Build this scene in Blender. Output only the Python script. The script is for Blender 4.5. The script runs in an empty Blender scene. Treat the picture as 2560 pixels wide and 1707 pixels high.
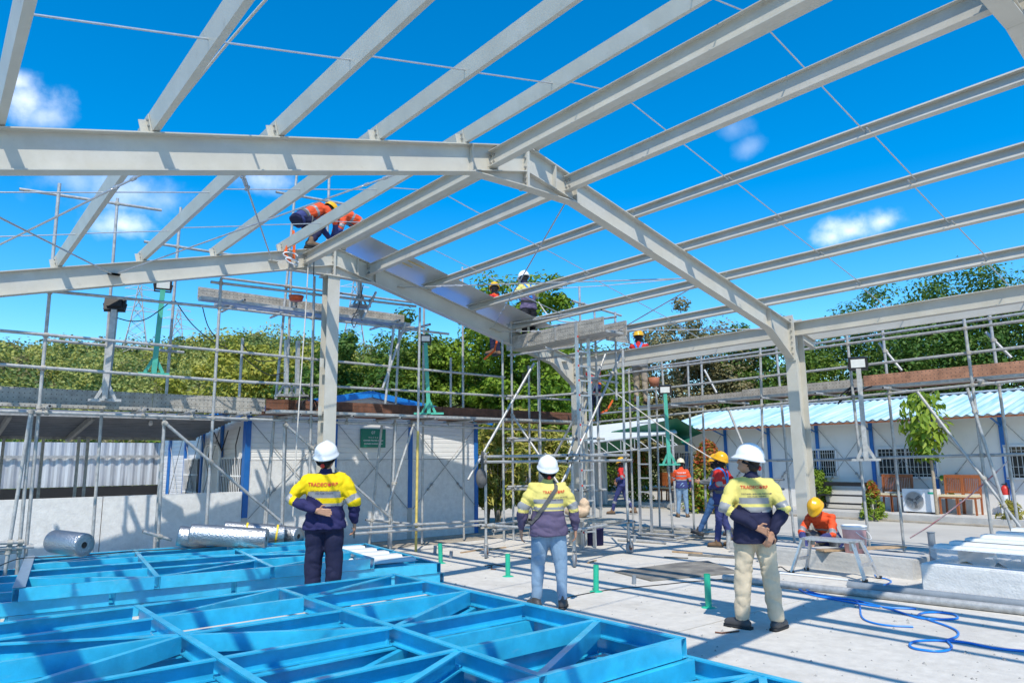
import bpy, bmesh, math, random
import numpy as np
from mathutils import Vector, Matrix, Quaternion
from mathutils.bvhtree import BVHTree
random.seed(7); rng = np.random.default_rng(7)
S = bpy.context.scene
COL = S.collection

# ------------------------------------------------------------------ camera
FPX = 1779.5; HC = 1.64
YAW, PIT, ROL = [math.radians(a) for a in (39.573, 9.481, -0.637)]
_fw = Vector((math.sin(YAW)*math.cos(PIT), math.cos(YAW)*math.cos(PIT), math.sin(PIT)))
_rt = Vector((math.cos(YAW), -math.sin(YAW), 0)); _up = _rt.cross(_fw)
_r2 = _rt*math.cos(ROL)+_up*math.sin(ROL); _u2 = -_rt*math.sin(ROL)+_up*math.cos(ROL)
CAMP = Vector((0, 0, HC))
cd = bpy.data.cameras.new('camera'); cam = bpy.data.objects.new('camera', cd); COL.objects.link(cam)
cd.sensor_width = 36; cd.lens = FPX/2560*36; cd.clip_end = 3000; cd.clip_start = 0.05
M = Matrix((_r2, _u2, -_fw)).transposed().to_4x4(); M.translation = CAMP; cam.matrix_world = M
S.camera = cam
# pixel (of the 2560 x 1707 photograph) -> point on a plane the thing touches
def ray(x, y): return _fw*FPX+_r2*(x-1280)-_u2*(y-853.5)
def az(x, y, z=0): d = ray(x, y); return CAMP+d*((z-HC)/d.z)
def ax(x, y, X): d = ray(x, y); return CAMP+d*(X/d.x)
def ay(x, y, Y): d = ray(x, y); return CAMP+d*(Y/d.y)
def ad(x, y, dist): d = ray(x, y); h = math.hypot(d.x, d.y); return CAMP+d*(dist/h)

# ------------------------------------------------------------------ light
SUN = Vector((0.45, 0.54, -1.0)).normalized()
ELEV = math.asin(-SUN.z); ROTZ = math.atan2(-SUN.x, -SUN.y)
sl = bpy.data.lights.new('sun', 'SUN'); sl.energy = 3.3; sl.angle = math.radians(0.53); sl.color = (1.0, 0.93, 0.81)
so = bpy.data.objects.new('sun', sl); COL.objects.link(so); so.rotation_mode = 'QUATERNION'
so.rotation_quaternion = SUN.to_track_quat('-Z', 'Y'); so.location = (-20, -24, 45)
W = bpy.data.worlds.new('World'); S.world = W; W.use_nodes = True
nt = W.node_tree; nt.nodes.clear()
def N(t, **k):
    n = nt.nodes.new(t)
    for a, b in k.items(): setattr(n, a, b)
    return n
def LK(a, b): nt.links.new(a, b)
sky = N('ShaderNodeTexSky', sky_type='NISHITA', sun_disc=False)
sky.sun_elevation = ELEV; sky.sun_rotation = ROTZ; sky.air_density = 1.0; sky.dust_density = 0.15; sky.ozone_density = 2.2; sky.altitude = 200
hs = N('ShaderNodeHueSaturation'); hs.inputs['Saturation'].default_value = 1.53; hs.inputs['Hue'].default_value = 0.497
LK(sky.outputs[0], hs.inputs['Color'])
geo = N('ShaderNodeTexCoord')
nz = N('ShaderNodeTexNoise'); nz.inputs['Scale'].default_value = 17.0; nz.inputs['Detail'].default_value = 7; nz.inputs['Roughness'].default_value = 0.56
LK(geo.outputs['Generated'], nz.inputs['Vector'])
acc = None
# fair weather clouds: direction, angular radius, opacity
CL = [(62, 250, .034, .8), (40, 205, .020, .7), (105, 285, .026, .5), (300, 470, .055, .5), (420, 500, .045, .38), (310, 565, .035, .8), (660, 450, .04, .55), (180, 450, .05, .35),
      (2130, 575, .036, .95), (2200, 555, .026, .85), (2080, 595, .022, .8), (1830, 322, .022, .16), (1870, 372, .02, .2)]
dirs = [(ray(x, y).normalized(), r, o) for x, y, r, o in CL]
rr = random.Random(3)
for i in range(14):
    a = rr.uniform(0, 2*math.pi); e = rr.uniform(.12, .5)
    d = Vector((math.cos(a)*math.cos(e), math.sin(a)*math.cos(e), math.sin(e)))
    if d.angle(_fw) > 1.0: dirs.append((d, rr.uniform(.05, .12), .7))
nb = N('ShaderNodeMath', operation='MULTIPLY_ADD'); LK(nz.outputs['Fac'], nb.inputs[0]); nb.inputs[1].default_value = 1.5; nb.inputs[2].default_value = -.75
for d, r, o in dirs:
    sb = N('ShaderNodeVectorMath', operation='SUBTRACT'); LK(geo.outputs['Generated'], sb.inputs[0]); sb.inputs[1].default_value = d
    sc_ = N('ShaderNodeVectorMath', operation='MULTIPLY'); LK(sb.outputs[0], sc_.inputs[0]); sc_.inputs[1].default_value = (1, 1, 1.6)
    ln = N('ShaderNodeVectorMath', operation='LENGTH'); LK(sc_.outputs[0], ln.inputs[0])
    mr = N('ShaderNodeMapRange'); LK(ln.outputs['Value'], mr.inputs['Value']); mr.inputs['From Min'].default_value = 0; mr.inputs['From Max'].default_value = r*1.9; mr.inputs['To Min'].default_value = 1.0; mr.inputs['To Max'].default_value = 0
    sm = N('ShaderNodeMath', operation='ADD'); LK(mr.outputs[0], sm.inputs[0]); LK(nb.outputs[0], sm.inputs[1])
    th = N('ShaderNodeMapRange', interpolation_type='SMOOTHSTEP'); LK(sm.outputs[0], th.inputs['Value']); th.inputs['From Min'].default_value = .36; th.inputs['From Max'].default_value = 1.25; th.inputs['To Min'].default_value = 0; th.inputs['To Max'].default_value = o
    if acc is None: acc = th.outputs[0]
    else:
        mx = N('ShaderNodeMath', operation='MAXIMUM'); LK(acc, mx.inputs[0]); LK(th.outputs[0], mx.inputs[1]); acc = mx.outputs[0]
cm = N('ShaderNodeMix', data_type='RGBA'); LK(acc, cm.inputs['Factor']); LK(hs.outputs[0], cm.inputs['A']); cm.inputs['B'].default_value = (6.6, 6.9, 7.3, 1)
bg = N('ShaderNodeBackground'); LK(cm.outputs['Result'], bg.inputs['Color']); bg.inputs['Strength'].default_value = 0.15
wo = N('ShaderNodeOutputWorld'); LK(bg.outputs[0], wo.inputs[0])
S.view_settings.view_transform = 'Standard'; S.view_settings.look = 'None'; S.view_settings.exposure = 0.60; S.view_settings.gamma = 1

# ------------------------------------------------------------------ materials
MATS = {}
def mat(name, col, rough=.6, metal=0, var=.12, scale=6, bump=0, bscale=40, col2=None, spec=.5, coords='Object', streak=None, trans=0, noise_detail=5):
    m = bpy.data.materials.new(name); m.use_nodes = True; t = m.node_tree; b = t.nodes['Principled BSDF']
    b.inputs['Roughness'].default_value = rough; b.inputs['Metallic'].default_value = metal
    b.inputs['Specular IOR Level'].default_value = spec
    tc = t.nodes.new('ShaderNodeTexCoord')
    src = tc.outputs[coords]
    if streak:
        mp = t.nodes.new('ShaderNodeMapping'); mp.inputs['Scale'].default_value = streak; t.links.new(src, mp.inputs[0]); src = mp.outputs[0]
    n = t.nodes.new('ShaderNodeTexNoise'); n.inputs['Scale'].default_value = scale; n.inputs['Detail'].default_value = noise_detail; n.inputs['Roughness'].default_value = .6
    t.links.new(src, n.inputs['Vector'])
    r = t.nodes.new('ShaderNodeValToRGB'); c = Vector(col)
    a = c*(1-var) if col2 is None else Vector(col2); bb = c*(1+var) if col2 is None else c
    r.color_ramp.elements[0].position = .32; r.color_ramp.elements[1].position = .68
    r.color_ramp.elements[0].color = (*[min(1, x) for x in a], 1); r.color_ramp.elements[1].color = (*[min(1, x) for x in bb], 1)
    t.links.new(n.outputs['Fac'], r.inputs[0]); t.links.new(r.outputs[0], b.inputs['Base Color'])
    if bump:
        n2 = t.nodes.new('ShaderNodeTexNoise'); n2.inputs['Scale'].default_value = bscale; n2.inputs['Detail'].default_value = 4; t.links.new(src, n2.inputs['Vector'])
        bp = t.nodes.new('ShaderNodeBump'); bp.inputs['Strength'].default_value = bump; bp.inputs['Distance'].default_value = .02
        t.links.new(n2.outputs['Fac'], bp.inputs['Height']); t.links.new(bp.outputs[0], b.inputs['Normal'])
    MATS[name] = m; m['ramp'] = r.name
    return m
mat('steel_paint', (.52, .50, .435), .42, 0, .06, 3, .04, 30)
mat('galv', (.41, .41, .40), .45, .25, .22, 14, .1, 60)
mat('galv_dark', (.33, .33, .32), .5, .4, .25, 14, .1, 60)
mat('galv_dirty', (.38, .36, .32), .65, .1, .25, 9, .15, 60)
mat('rust_plank', (.17, .075, .045), .85, 0, .35, 7, .3, 50)
mat('orange_rust', (.42, .22, .14), .85, 0, .3, 6, .3, 50)
mat('zinc_rod', (.55, .56, .57), .35, .6, .1, 20)
mat('bolt', (.35, .35, .34), .4, .6, .2, 30)
mat('blue_steel', (.028, .45, .69), .40, .05, .16, 5, .05, 90, spec=.6)
_b = MATS['blue_steel'].node_tree.nodes['Principled BSDF']; _b.inputs['Coat Weight'].default_value = .7; _b.inputs['Coat Roughness'].default_value = .22
mat('blue_edge', (.30, .42, .55), .35, .5, .12, 12)
def concrete(name, base, stain, pale, sc_=.9):
    m = mat(name, base, .9, 0, .10, 9, .3, 45, noise_detail=10); t = m.node_tree; b = t.nodes['Principled BSDF']; r0 = t.nodes[m['ramp']]
    tc = t.nodes.new('ShaderNodeTexCoord'); prev = r0.outputs[0]
    for k, (c, s0, lo, hi, f) in enumerate(((stain, sc_, .52, .70, .55), (pale, sc_*1.9, .55, .72, .5), (stain, sc_*6, .60, .74, .35), ((.25, .23, .20), sc_*28, .66, .72, .5))):
        n = t.nodes.new('ShaderNodeTexNoise'); n.inputs['Scale'].default_value = s0; n.inputs['Detail'].default_value = 8; n.inputs['Roughness'].default_value = .65; n.inputs['Distortion'].default_value = .6; t.links.new(tc.outputs['Object'], n.inputs['Vector'])
        mr = t.nodes.new('ShaderNodeMapRange'); mr.inputs['From Min'].default_value = lo; mr.inputs['From Max'].default_value = hi; mr.inputs['To Max'].default_value = f; t.links.new(n.outputs['Fac'], mr.inputs[0])
        mx = t.nodes.new('ShaderNodeMix'); mx.data_type = 'RGBA'; t.links.new(mr.outputs[0], mx.inputs['Factor']); t.links.new(prev, mx.inputs['A']); mx.inputs['B'].default_value = (*c, 1); prev = mx.outputs['Result']
    t.links.new(prev, b.inputs['Base Color'])
concrete('slab', (.56, .53, .475), (.42, .39, .34), (.66, .64, .59))
concrete('plaster', (.70, .70, .69), (.58, .57, .55), (.76, .76, .755), 1.6)
mat('ground', (.44, .415, .365), .95, 0, .12, .6, .2, 30, noise_detail=9)
mat('dirt', (.33, .29, .23), .98, 0, .3, 2.5, .5, 18)
mat('white_panel', (.74, .755, .76), .5, 0, .04, 2)
mat('white_conc', (.66, .665, .66), .85, 0, .09, 2.2, .2, 30, noise_detail=9)
mat('panel_shade', (.55, .57, .56), .6, 0, .05, 3)
mat('blue_post', (.012, .13, .42), .4, 0, .1, 6)
mat('blue_trim', (.012, .22, .70), .4, 0, .1, 6)
mat('grey_corr', (.46, .47, .49), .5, .2, .12, 4)
mat('dark_corr', (.20, .21, .23), .45, .3, .15, 4)
mat('corr_fence', (.52, .54, .57), .42, .25, .22, 1.5, streak=(9, 9, .5))
mat('black', (.012, .012, .013), .6, 0, .2, 10)
mat('black_plastic', (.02, .02, .022), .35, 0, .2, 10)
mat('dark_glass', (.03, .035, .035), .08, 0, .3, 2)
mat('white_paint', (.75, .76, .77), .4, 0, .04, 5)
mat('conc', (.47, .46, .435), .9, 0, .14, 3, .3, 30, noise_detail=9)
mat('conc_dark', (.30, .29, .27), .92, 0, .2, 3, .3, 30, noise_detail=9)
mat('green_paint', (.07, .40, .30), .4, 0, .12, 8)
mat('pipe_green', (.02, .42, .26), .35, 0, .06, 8)
mat('pipe_grey', (.22, .25, .28), .45, 0, .1, 8)
mat('tarp_green', (.012, .13, .06), .5, 0, .2, 3, .2, 12)
mat('wood_chair', (.33, .10, .03), .45, 0, .25, 3, streak=(3, 3, .6))
mat('cushion', (.66, .56, .36), .8, 0, .12, 15)
mat('ply', (.10, .095, .09), .8, 0, .5, 3, .2, 30, col2=(.28, .26, .22), noise_detail=10)
mat('wood_raw', (.42, .29, .17), .8, 0, .25, 8, .1, 30)
mat('hose_blue', (.01, .20, .66), .3, 0, .08, 10)
mat('rope', (.58, .54, .48), .9, 0, .2, 80)
mat('cable', (.015, .015, .017), .5, 0, .1, 10)
mat('red', (.55, .03, .02), .45, 0, .1, 10)
mat('orange_strap', (.85, .13, .01), .55, 0, .1, 20)
mat('yellow_tape', (.8, .55, .03), .5, 0, .1, 10)
mat('orange_plastic', (.75, .12, .03), .4, 0, .1, 10)
mat('sign_green', (.01, .20, .13), .45, 0, .06, 5)
mat('soil', (.09, .06, .04), .95, 0, .3, 20)
mat('terracotta', (.35, .13, .07), .8, 0, .15, 12)
mat('alu', (.62, .63, .64), .32, .7, .1, 20)
mat('bark', (.16, .12, .085), .9, 0, .3, 12, .5, 30)
mat('bark_pale', (.34, .28, .20), .85, 0, .25, 14, .4, 30)
mat('pale_sheet', (.66, .68, .66), .45, 0, .06, 4)
mat('roof_blue', (.66, .77, .81), .45, 0, .25, 1.0, col2=(.22, .46, .62), streak=(.4, 7, .4))
mat('pole_yellow', (.62, .47, .12), .55, 0, .25, 8)

def noise_foil(name, col, rough, scale, bst=.55):
    m = bpy.data.materials.new(name); m.use_nodes = True; t = m.node_tree; b = t.nodes['Principled BSDF']
    b.inputs['Metallic'].default_value = 1; b.inputs['Roughness'].default_value = rough; b.inputs['Base Color'].default_value = (*col, 1)
    tc = t.nodes.new('ShaderNodeTexCoord'); v = t.nodes.new('ShaderNodeTexVoronoi'); v.inputs['Scale'].default_value = scale
    t.links.new(tc.outputs['Object'], v.inputs['Vector'])
    bp = t.nodes.new('ShaderNodeBump'); bp.inputs['Strength'].default_value = bst; bp.inputs['Distance'].default_value = .006
    t.links.new(v.outputs['Distance'], bp.inputs['Height']); t.links.new(bp.outputs[0], b.inputs['Normal'])
    MATS[name] = m
noise_foil('foil', (.48, .50, .52), .42, 55, .9)
noise_foil('foil_sheet', (.84, .84, .84), .48, 60, .3)
def leafmat(name, c1, c2, c3, scale=.35):
    m = bpy.data.materials.new(name); m.use_nodes = True; t = m.node_tree; b = t.nodes['Principled BSDF']
    b.inputs['Roughness'].default_value = .55; b.inputs['Specular IOR Level'].default_value = .3
    g = t.nodes.new('ShaderNodeNewGeometry'); r = t.nodes.new('ShaderNodeValToRGB')
    r.color_ramp.elements[0].color = (*c1, 1); r.color_ramp.elements[1].color = (*c3, 1); e = r.color_ramp.elements.new(.55); e.color = (*c2, 1)
    tc = t.nodes.new('ShaderNodeTexCoord'); n = t.nodes.new('ShaderNodeTexNoise'); n.inputs['Scale'].default_value = scale; t.links.new(tc.outputs['Object'], n.inputs['Vector'])
    mr = t.nodes.new('ShaderNodeMapRange'); mr.inputs['From Min'].default_value = .3; mr.inputs['From Max'].default_value = .7; t.links.new(n.outputs['Fac'], mr.inputs[0])
    ad_ = t.nodes.new('ShaderNodeMath'); ad_.operation = 'MULTIPLY_ADD'; t.links.new(g.outputs['Random Per Island'], ad_.inputs[0]); ad_.inputs[1].default_value = .55
    s2 = t.nodes.new('ShaderNodeMath'); s2.operation = 'MULTIPLY'; t.links.new(mr.outputs[0], s2.inputs[0]); s2.inputs[1].default_value = .45
    t.links.new(s2.outputs[0], ad_.inputs[2]); t.links.new(ad_.outputs[0], r.inputs[0]); t.links.new(r.outputs[0], b.inputs['Base Color'])
    tr = t.nodes.new('ShaderNodeBsdfTranslucent'); t.links.new(r.outputs[0], tr.inputs['Color'])
    mx = t.nodes.new('ShaderNodeMixShader'); mx.inputs[0].default_value = .32; out = t.nodes['Material Output']
    t.links.new(b.outputs[0], mx.inputs[1]); t.links.new(tr.outputs[0], mx.inputs[2]); t.links.new(mx.outputs[0], out.inputs[0])
    MATS[name] = m
leafmat('leaf_green', (.055, .115, .012), (.13, .21, .022), (.26, .33, .045))
leafmat('leaf_dark', (0.029, 0.082, 0.017), (0.073, 0.162, 0.024), (0.211, 0.276, 0.049))
leafmat('leaf_hill', (0.115, 0.182, 0.047), (0.270, 0.317, 0.081), (0.486, 0.459, 0.149), .06)
leafmat('leaf_hill_dark', (0.061, 0.115, 0.038), (0.121, 0.196, 0.054), (0.216, 0.270, 0.081), .06)
leafmat('leaf_hill_yellow', (0.221, 0.260, 0.052), (0.390, 0.403, 0.091), (0.572, 0.520, 0.169), .06)
leafmat('leaf_yellow', (0.195, 0.227, 0.033), (0.325, 0.342, 0.048), (0.488, 0.439, 0.081))
leafmat('leaf_dry', (.12, .12, .05), (.22, .20, .085), (.36, .29, .16))
leafmat('leaf_var', (.22, .26, .04), (.55, .50, .12), (.72, .66, .28))
leafmat('leaf_red', (.25, .16, .02), (.50, .09, .03), (.60, .16, .06))
leafmat('leaf_bright', (.08, .17, .012), (.18, .29, .022), (.33, .42, .05))
leafmat('leaf_lime', (.14, .26, .02), (.28, .38, .04), (.45, .50, .10))

def wear(name, col, scale, lo, hi, f, streak=(1, 1, 1)):
    m = MATS[name]; t = m.node_tree; b = t.nodes['Principled BSDF']; src = b.inputs['Base Color'].links[0].from_socket
    tc = t.nodes.new('ShaderNodeTexCoord'); mp = t.nodes.new('ShaderNodeMapping'); mp.inputs['Scale'].default_value = streak; t.links.new(tc.outputs['Object'], mp.inputs[0])
    n = t.nodes.new('ShaderNodeTexNoise'); n.inputs['Scale'].default_value = scale; n.inputs['Detail'].default_value = 9; n.inputs['Roughness'].default_value = .7; t.links.new(mp.outputs[0], n.inputs['Vector'])
    mr = t.nodes.new('ShaderNodeMapRange'); mr.inputs['From Min'].default_value = lo; mr.inputs['From Max'].default_value = hi; mr.inputs['To Max'].default_value = f; t.links.new(n.outputs['Fac'], mr.inputs[0])
    mx = t.nodes.new('ShaderNodeMix'); mx.data_type = 'RGBA'; t.links.new(mr.outputs[0], mx.inputs['Factor']); t.links.new(src, mx.inputs['A']); mx.inputs['B'].default_value = (*col, 1); t.links.new(mx.outputs['Result'], b.inputs['Base Color'])
wear('steel_paint', (.30, .25, .18), 5, .62, .74, .45); wear('steel_paint', (.62, .61, .57), 2.3, .5, .7, .5); wear('steel_paint', (.20, .15, .10), 24, .70, .76, .6)
wear('blue_steel', (.30, .52, .62), 7, .58, .72, .35, (.5, 3, 3)); wear('blue_steel', (.50, .56, .58), 30, .68, .74, .6); wear('blue_steel', (.01, .27, .56), 1.3, .5, .7, .5)
wear('galv', (.22, .19, .16), 8, .58, .72, .6); wear('galv', (.55, .53, .48), 26, .64, .72, .6)
wear('white_panel', (.5, .48, .44), 3, .6, .75, .4)

# ------------------------------------------------------------------ mesh helpers
def V3(p): return Vector(p)
class MB:
    def __init__(s): s.v = []; s.f = []; s.m = []; s.sm = []
    def add(s, vs, fs, mi=0, smooth=False):
        o = len(s.v); s.v += [tuple(v) for v in vs]
        for f in fs: s.f.append(tuple(i+o for i in f)); s.m.append(mi); s.sm.append(smooth)
        return s
    def box(s, c, d, rz=0, mi=0, axes=None):
        c = V3(c); hx, hy, hz = d[0]/2, d[1]/2, d[2]/2
        if axes is None:
            ca, sa = math.cos(rz), math.sin(rz); X = Vector((ca, sa, 0)); Y = Vector((-sa, ca, 0)); Z = Vector((0, 0, 1))
        else: X, Y, Z = axes
        vs = [c+X*(hx*i)+Y*(hy*j)+Z*(hz*k) for i in (-1, 1) for j in (-1, 1) for k in (-1, 1)]
        return s.add(vs, [(0, 1, 3, 2), (4, 6, 7, 5), (0, 4, 5, 1), (2, 3, 7, 6), (0, 2, 6, 4), (1, 5, 7, 3)], mi)
    def lohi(s, lo, hi, mi=0):
        lo = V3(lo); hi = V3(hi); return s.box((lo+hi)/2, hi-lo, 0, mi)
    def bar(s, a, b, w, h, up=(0, 0, 1), mi=0):
        a = V3(a); b = V3(b); d = (b-a); L = d.length; X = d.normalized(); u = V3(up)
        Y = u.cross(X); Y = Y.normalized() if Y.length > 1e-6 else Vector((1, 0, 0)); Z = X.cross(Y)
        return s.box((a+b)/2, (L, w, h), 0, mi, (X, Y, Z))
    def prism(s, a, b, prof, up=(0, 0, 1), mi=0, side=None):
        a = V3(a); b = V3(b); X = (b-a).normalized(); u = V3(up); Y = u.cross(X).normalized(); Z = X.cross(Y)
        n = len(prof); vs = [a+Y*p+Z*q for p, q in prof]+[b+Y*p+Z*q for p, q in prof]
        fs = [(i, (i+1) % n, n+(i+1) % n, n+i) for i in range(n)]+[tuple(range(n-1, -1, -1)), tuple(range(n, 2*n))]
        return s.add(vs, fs, mi)
    def tube(s, pts, r, n=8, mi=0, caps=True):
        pts = [V3(p) for p in pts]; m = len(pts); rs = r if isinstance(r, (list, tuple)) else [r]*m
        t0 = (pts[1]-pts[0]).normalized(); u = t0.orthogonal().normalized(); vs = []
        for i, p in enumerate(pts):
            t = (pts[min(i+1, m-1)]-pts[max(i-1, 0)]).normalized()
            u = (u-t*u.dot(t)); u = u.normalized() if u.length > 1e-6 else t.orthogonal().normalized()
            w = t.cross(u)
            vs += [p+(u*math.cos(2*math.pi*k/n)+w*math.sin(2*math.pi*k/n))*rs[i] for k in range(n)]
        fs = [(i*n+k, i*n+(k+1) % n, (i+1)*n+(k+1) % n, (i+1)*n+k) for i in range(m-1) for k in range(n)]
        s.add(vs, fs, mi, True)
        if caps: s.add(vs[:n], [tuple(range(n-1, -1, -1))], mi); s.add(vs[-n:], [tuple(range(n))], mi)
        return s
    def lathe(s, base, prof, n=16, axis=(0, 0, 1), mi=0, smooth=True):
        base = V3(base); A = V3(axis).normalized(); U = A.orthogonal().normalized(); Wv = A.cross(U); vs = []
        for r, z in prof: vs += [base+A*z+(U*math.cos(2*math.pi*k/n)+Wv*math.sin(2*math.pi*k/n))*r for k in range(n)]
        m = len(prof); fs = [(i*n+k, i*n+(k+1) % n, (i+1)*n+(k+1) % n, (i+1)*n+k) for i in range(m-1) for k in range(n)]
        s.add(vs, fs, mi, smooth)
        return s
    def build(s, name, mats, parent=None, off=None):
        me = bpy.data.meshes.new(name)
        o = off if off is not None else (root_loc(parent) if parent else Vector((0, 0, 0)))
        me.from_pydata([(v[0]-o[0], v[1]-o[1], v[2]-o[2]) for v in s.v], [], s.f)
        if not isinstance(mats, (list, tuple)): mats = [mats]
        for m in mats: me.materials.append(MATS[m])
        if len(mats) > 1: me.polygons.foreach_set('material_index', s.m)
        me.polygons.foreach_set('use_smooth', s.sm)
        ob = bpy.data.objects.new(name, me); COL.objects.link(ob)
        if parent: ob.parent = parent
        return ob
def root_loc(o):
    v = Vector((0, 0, 0))
    while o: v += o.location; o = o.parent
    return v
def tag(o, label, cat, group=None):
    o['label'] = label; o['category'] = cat
    if group: o['group'] = group
    return o
def struct(o, kind='structure'): o['kind'] = kind; return o
def thing(name, label, cat, loc=(0, 0, 0), group=None):
    o = bpy.data.objects.new(name, None); COL.objects.link(o); o.location = loc; o.empty_display_size = .1
    return tag(o, label, cat, group)
def copy_tree(o, parent=None):
    c = o.copy(); COL.objects.link(c); c.parent = parent
    for ch in o.children: copy_tree(ch, c)
    return c
def csec(d, fl, lip, t, sgn=1):
    # C channel outline, web at side -sgn, opens towards +sgn ; (side, up)
    p = [(0, -d/2), (fl, -d/2), (fl, -d/2+lip), (fl-t, -d/2+lip), (fl-t, -d/2+t), (t, -d/2+t), (t, d/2-t), (fl-t, d/2-t), (fl-t, d/2-lip), (fl, d/2-lip), (fl, d/2), (0, d/2)]
    p = [((x-fl/2)*sgn, y) for x, y in p]
    return p if sgn > 0 else p[::-1]
# ------------------------------------------------------------------ setting: ground, slab
def sheet(name, x0, x1, y0, y1, z, m, nx=1, ny=1):
    b = MB(); xs = np.linspace(x0, x1, nx+1); ys = np.linspace(y0, y1, ny+1)
    vs = [(x, y, z) for x in xs for y in ys]; n = ny+1
    b.add(vs, [(i*n+j, (i+1)*n+j, (i+1)*n+j+1, i*n+j+1) for i in range(nx) for j in range(ny)]); return struct(b.build(name, m))
sheet('ground', -1500, 1500, -1500, 1500, -.05, 'ground')
b = MB(); b.lohi((-6, -9, -.35), (11.9, 12.35, 0)); slab = struct(b.build('slab', 'slab'))
b = MB(); b.lohi((-6, 12.35, -.3), (11.9, 13.9, -.03)); struct(b.build('dirt_strip', 'dirt'))
# expansion joints: dark sealant strips
for y in (4.55, 8.9):
    b = MB(); b.lohi((5.2, y, .0005), (11.85, y+.012, .004)); struct(b.build('joint', 'ground'))
b = MB(); b.lohi((20.2, -8, -.2), (21.8, 19, .12)); porch = struct(b.build('porch', 'conc'))
b = MB(); b.lohi((19.85, -8, -.2), (20.2, 19, -.02)); struct(b.build('verge', 'dirt'))

# ------------------------------------------------------------------ corrugated sheets
def corr(name, mname, a, b_, u, width, period=.2, amp=.018, parent=None, thick=.004, trap=False):
    # sheet from edge a..b_ (ribs run along a->b_), repeated along u for width
    a = V3(a); b_ = V3(b_); u = V3(u).normalized(); n = (b_-a).normalized().cross(u).normalized()
    k = 4 if trap else 6; cnt = int(width/period*k); vs = []
    for i in range(cnt+1):
        ph = i % k
        if trap: h = amp if ph in (0, 1) else 0
        else: h = amp*math.sin(2*math.pi*i/k)
        o = u*(width*i/cnt)+n*h; vs += [a+o, b_+o]
    o2 = len(vs); vs += [v-n*thick for v in vs]
    fs = [(2*i, 2*i+1, 2*i+3, 2*i+2) for i in range(cnt)]+[(o2+2*i, o2+2*i+2, o2+2*i+3, o2+2*i+1) for i in range(cnt)]
    m = MB(); m.add(vs, fs, 0, not trap); return m.build(name, mname, parent)

def panelmat(name, col, freq, axis='Z'):
    m = mat(name, col, .5, 0, .05, 2); t = m.node_tree; b = t.nodes['Principled BSDF']
    tc = t.nodes.new('ShaderNodeTexCoord'); w = t.nodes.new('ShaderNodeTexWave'); w.wave_type = 'BANDS'; w.bands_direction = axis; w.inputs['Scale'].default_value = freq
    t.links.new(tc.outputs['Object'], w.inputs['Vector'])
    r = t.nodes.new('ShaderNodeValToRGB'); r.color_ramp.elements[0].position = 0; r.color_ramp.elements[1].position = .12; t.links.new(w.outputs['Fac'], r.inputs[0])
    bp = t.nodes.new('ShaderNodeBump'); bp.inputs['Strength'].default_value = .7; bp.inputs['Distance'].default_value = .01
    t.links.new(r.outputs[0], bp.inputs['Height']); t.links.new(bp.outputs[0], b.inputs['Normal'])
panelmat('panel_lines', (.78, .775, .76), 3.2)
mat('barrack_wall', (.74, .73, .70), .55, 0, .04, .8); wear('barrack_wall', (.55, .52, .47), 1.5, .55, .75, .4)

# ------------------------------------------------------------------ building with the number 07
WY = 14.0
B7 = thing('site_office', 'white panel site office with blue posts, blue gable trim and the green 07 sign', 'building', (7.6, WY+3, -.02))
px7 = [4.90, 6.71, 8.55, 10.39]
for i in range(3):
    x0, x1 = px7[i]+.05, px7[i+1]-.05
    b = MB(); b.lohi((x0, WY, 1.70), (x1, WY+.08, 2.52)); b.build('wall_panel', 'panel_lines', B7)
    b = MB(); b.lohi((x0, WY-.012, -.05), (x1, WY+.1, 1.69)); b.build('lower_wall', 'plaster', B7)
for i, x in enumerate(px7):
    zb = (.62, .75, .63, -.05)[i]
    b = MB(); b.lohi((x-.052, WY-.03, zb), (x+.052, WY+.13, 2.56)); b.build('post', 'blue_post', B7)
    if zb > 0: b = MB(); b.lohi((x-.06, WY-.02, -.05), (x+.06, WY+.13, zb)); b.build('post_base', 'conc', B7)
# gable + roof
b = MB(); b.add([(4.9, WY+.01, 2.53), (10.39, WY+.01, 2.53), (7.42, WY+.01, 3.06), (4.9, WY+.08, 2.53), (10.39, WY+.08, 2.53), (7.42, WY+.08, 3.06)], [(0, 1, 2), (5, 4, 3), (0, 3, 4, 1), (1, 4, 5, 2), (2, 5, 3, 0)])
b.build('gable', 'panel_lines', B7)
for xa, za in ((4.55, 2.57), (10.7, 2.55)):
    b = MB(); b.bar((xa, WY-.28, za), (7.42, WY-.28, 3.08), .04, .13); b.build('fascia', 'blue_trim', B7)
    y0 = WY-.26; L = 6.9
    pa = Vector((xa, y0, za+.06)); pb = Vector((7.42, y0, 3.14))
    corr('roof_sheet', 'blue_trim', pa, pb, (0, 1, 0), L, .22, .02, B7)
b = MB(); b.lohi((4.90, WY+.14, -.05), (4.98, WY+6.2, 2.52)); b.build('side_wall', 'panel_lines', B7)
b = MB(); b.lohi((10.31, WY+.14, -.05), (10.39, WY+6.2, 2.52)); b.build('side_wall', 'panel_lines', B7)
b = MB(); b.lohi((4.98, WY+6.1, -.05), (10.31, WY+6.2, 2.52)); b.build('rear_wall', 'panel_lines', B7)
for y in (15.4, 16.7, 18.0, 19.4):
    b = MB(); b.lohi((4.84, y, -.05), (4.89, y+.09, 2.45)); b.build('side_post', 'blue_post', B7)
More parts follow.
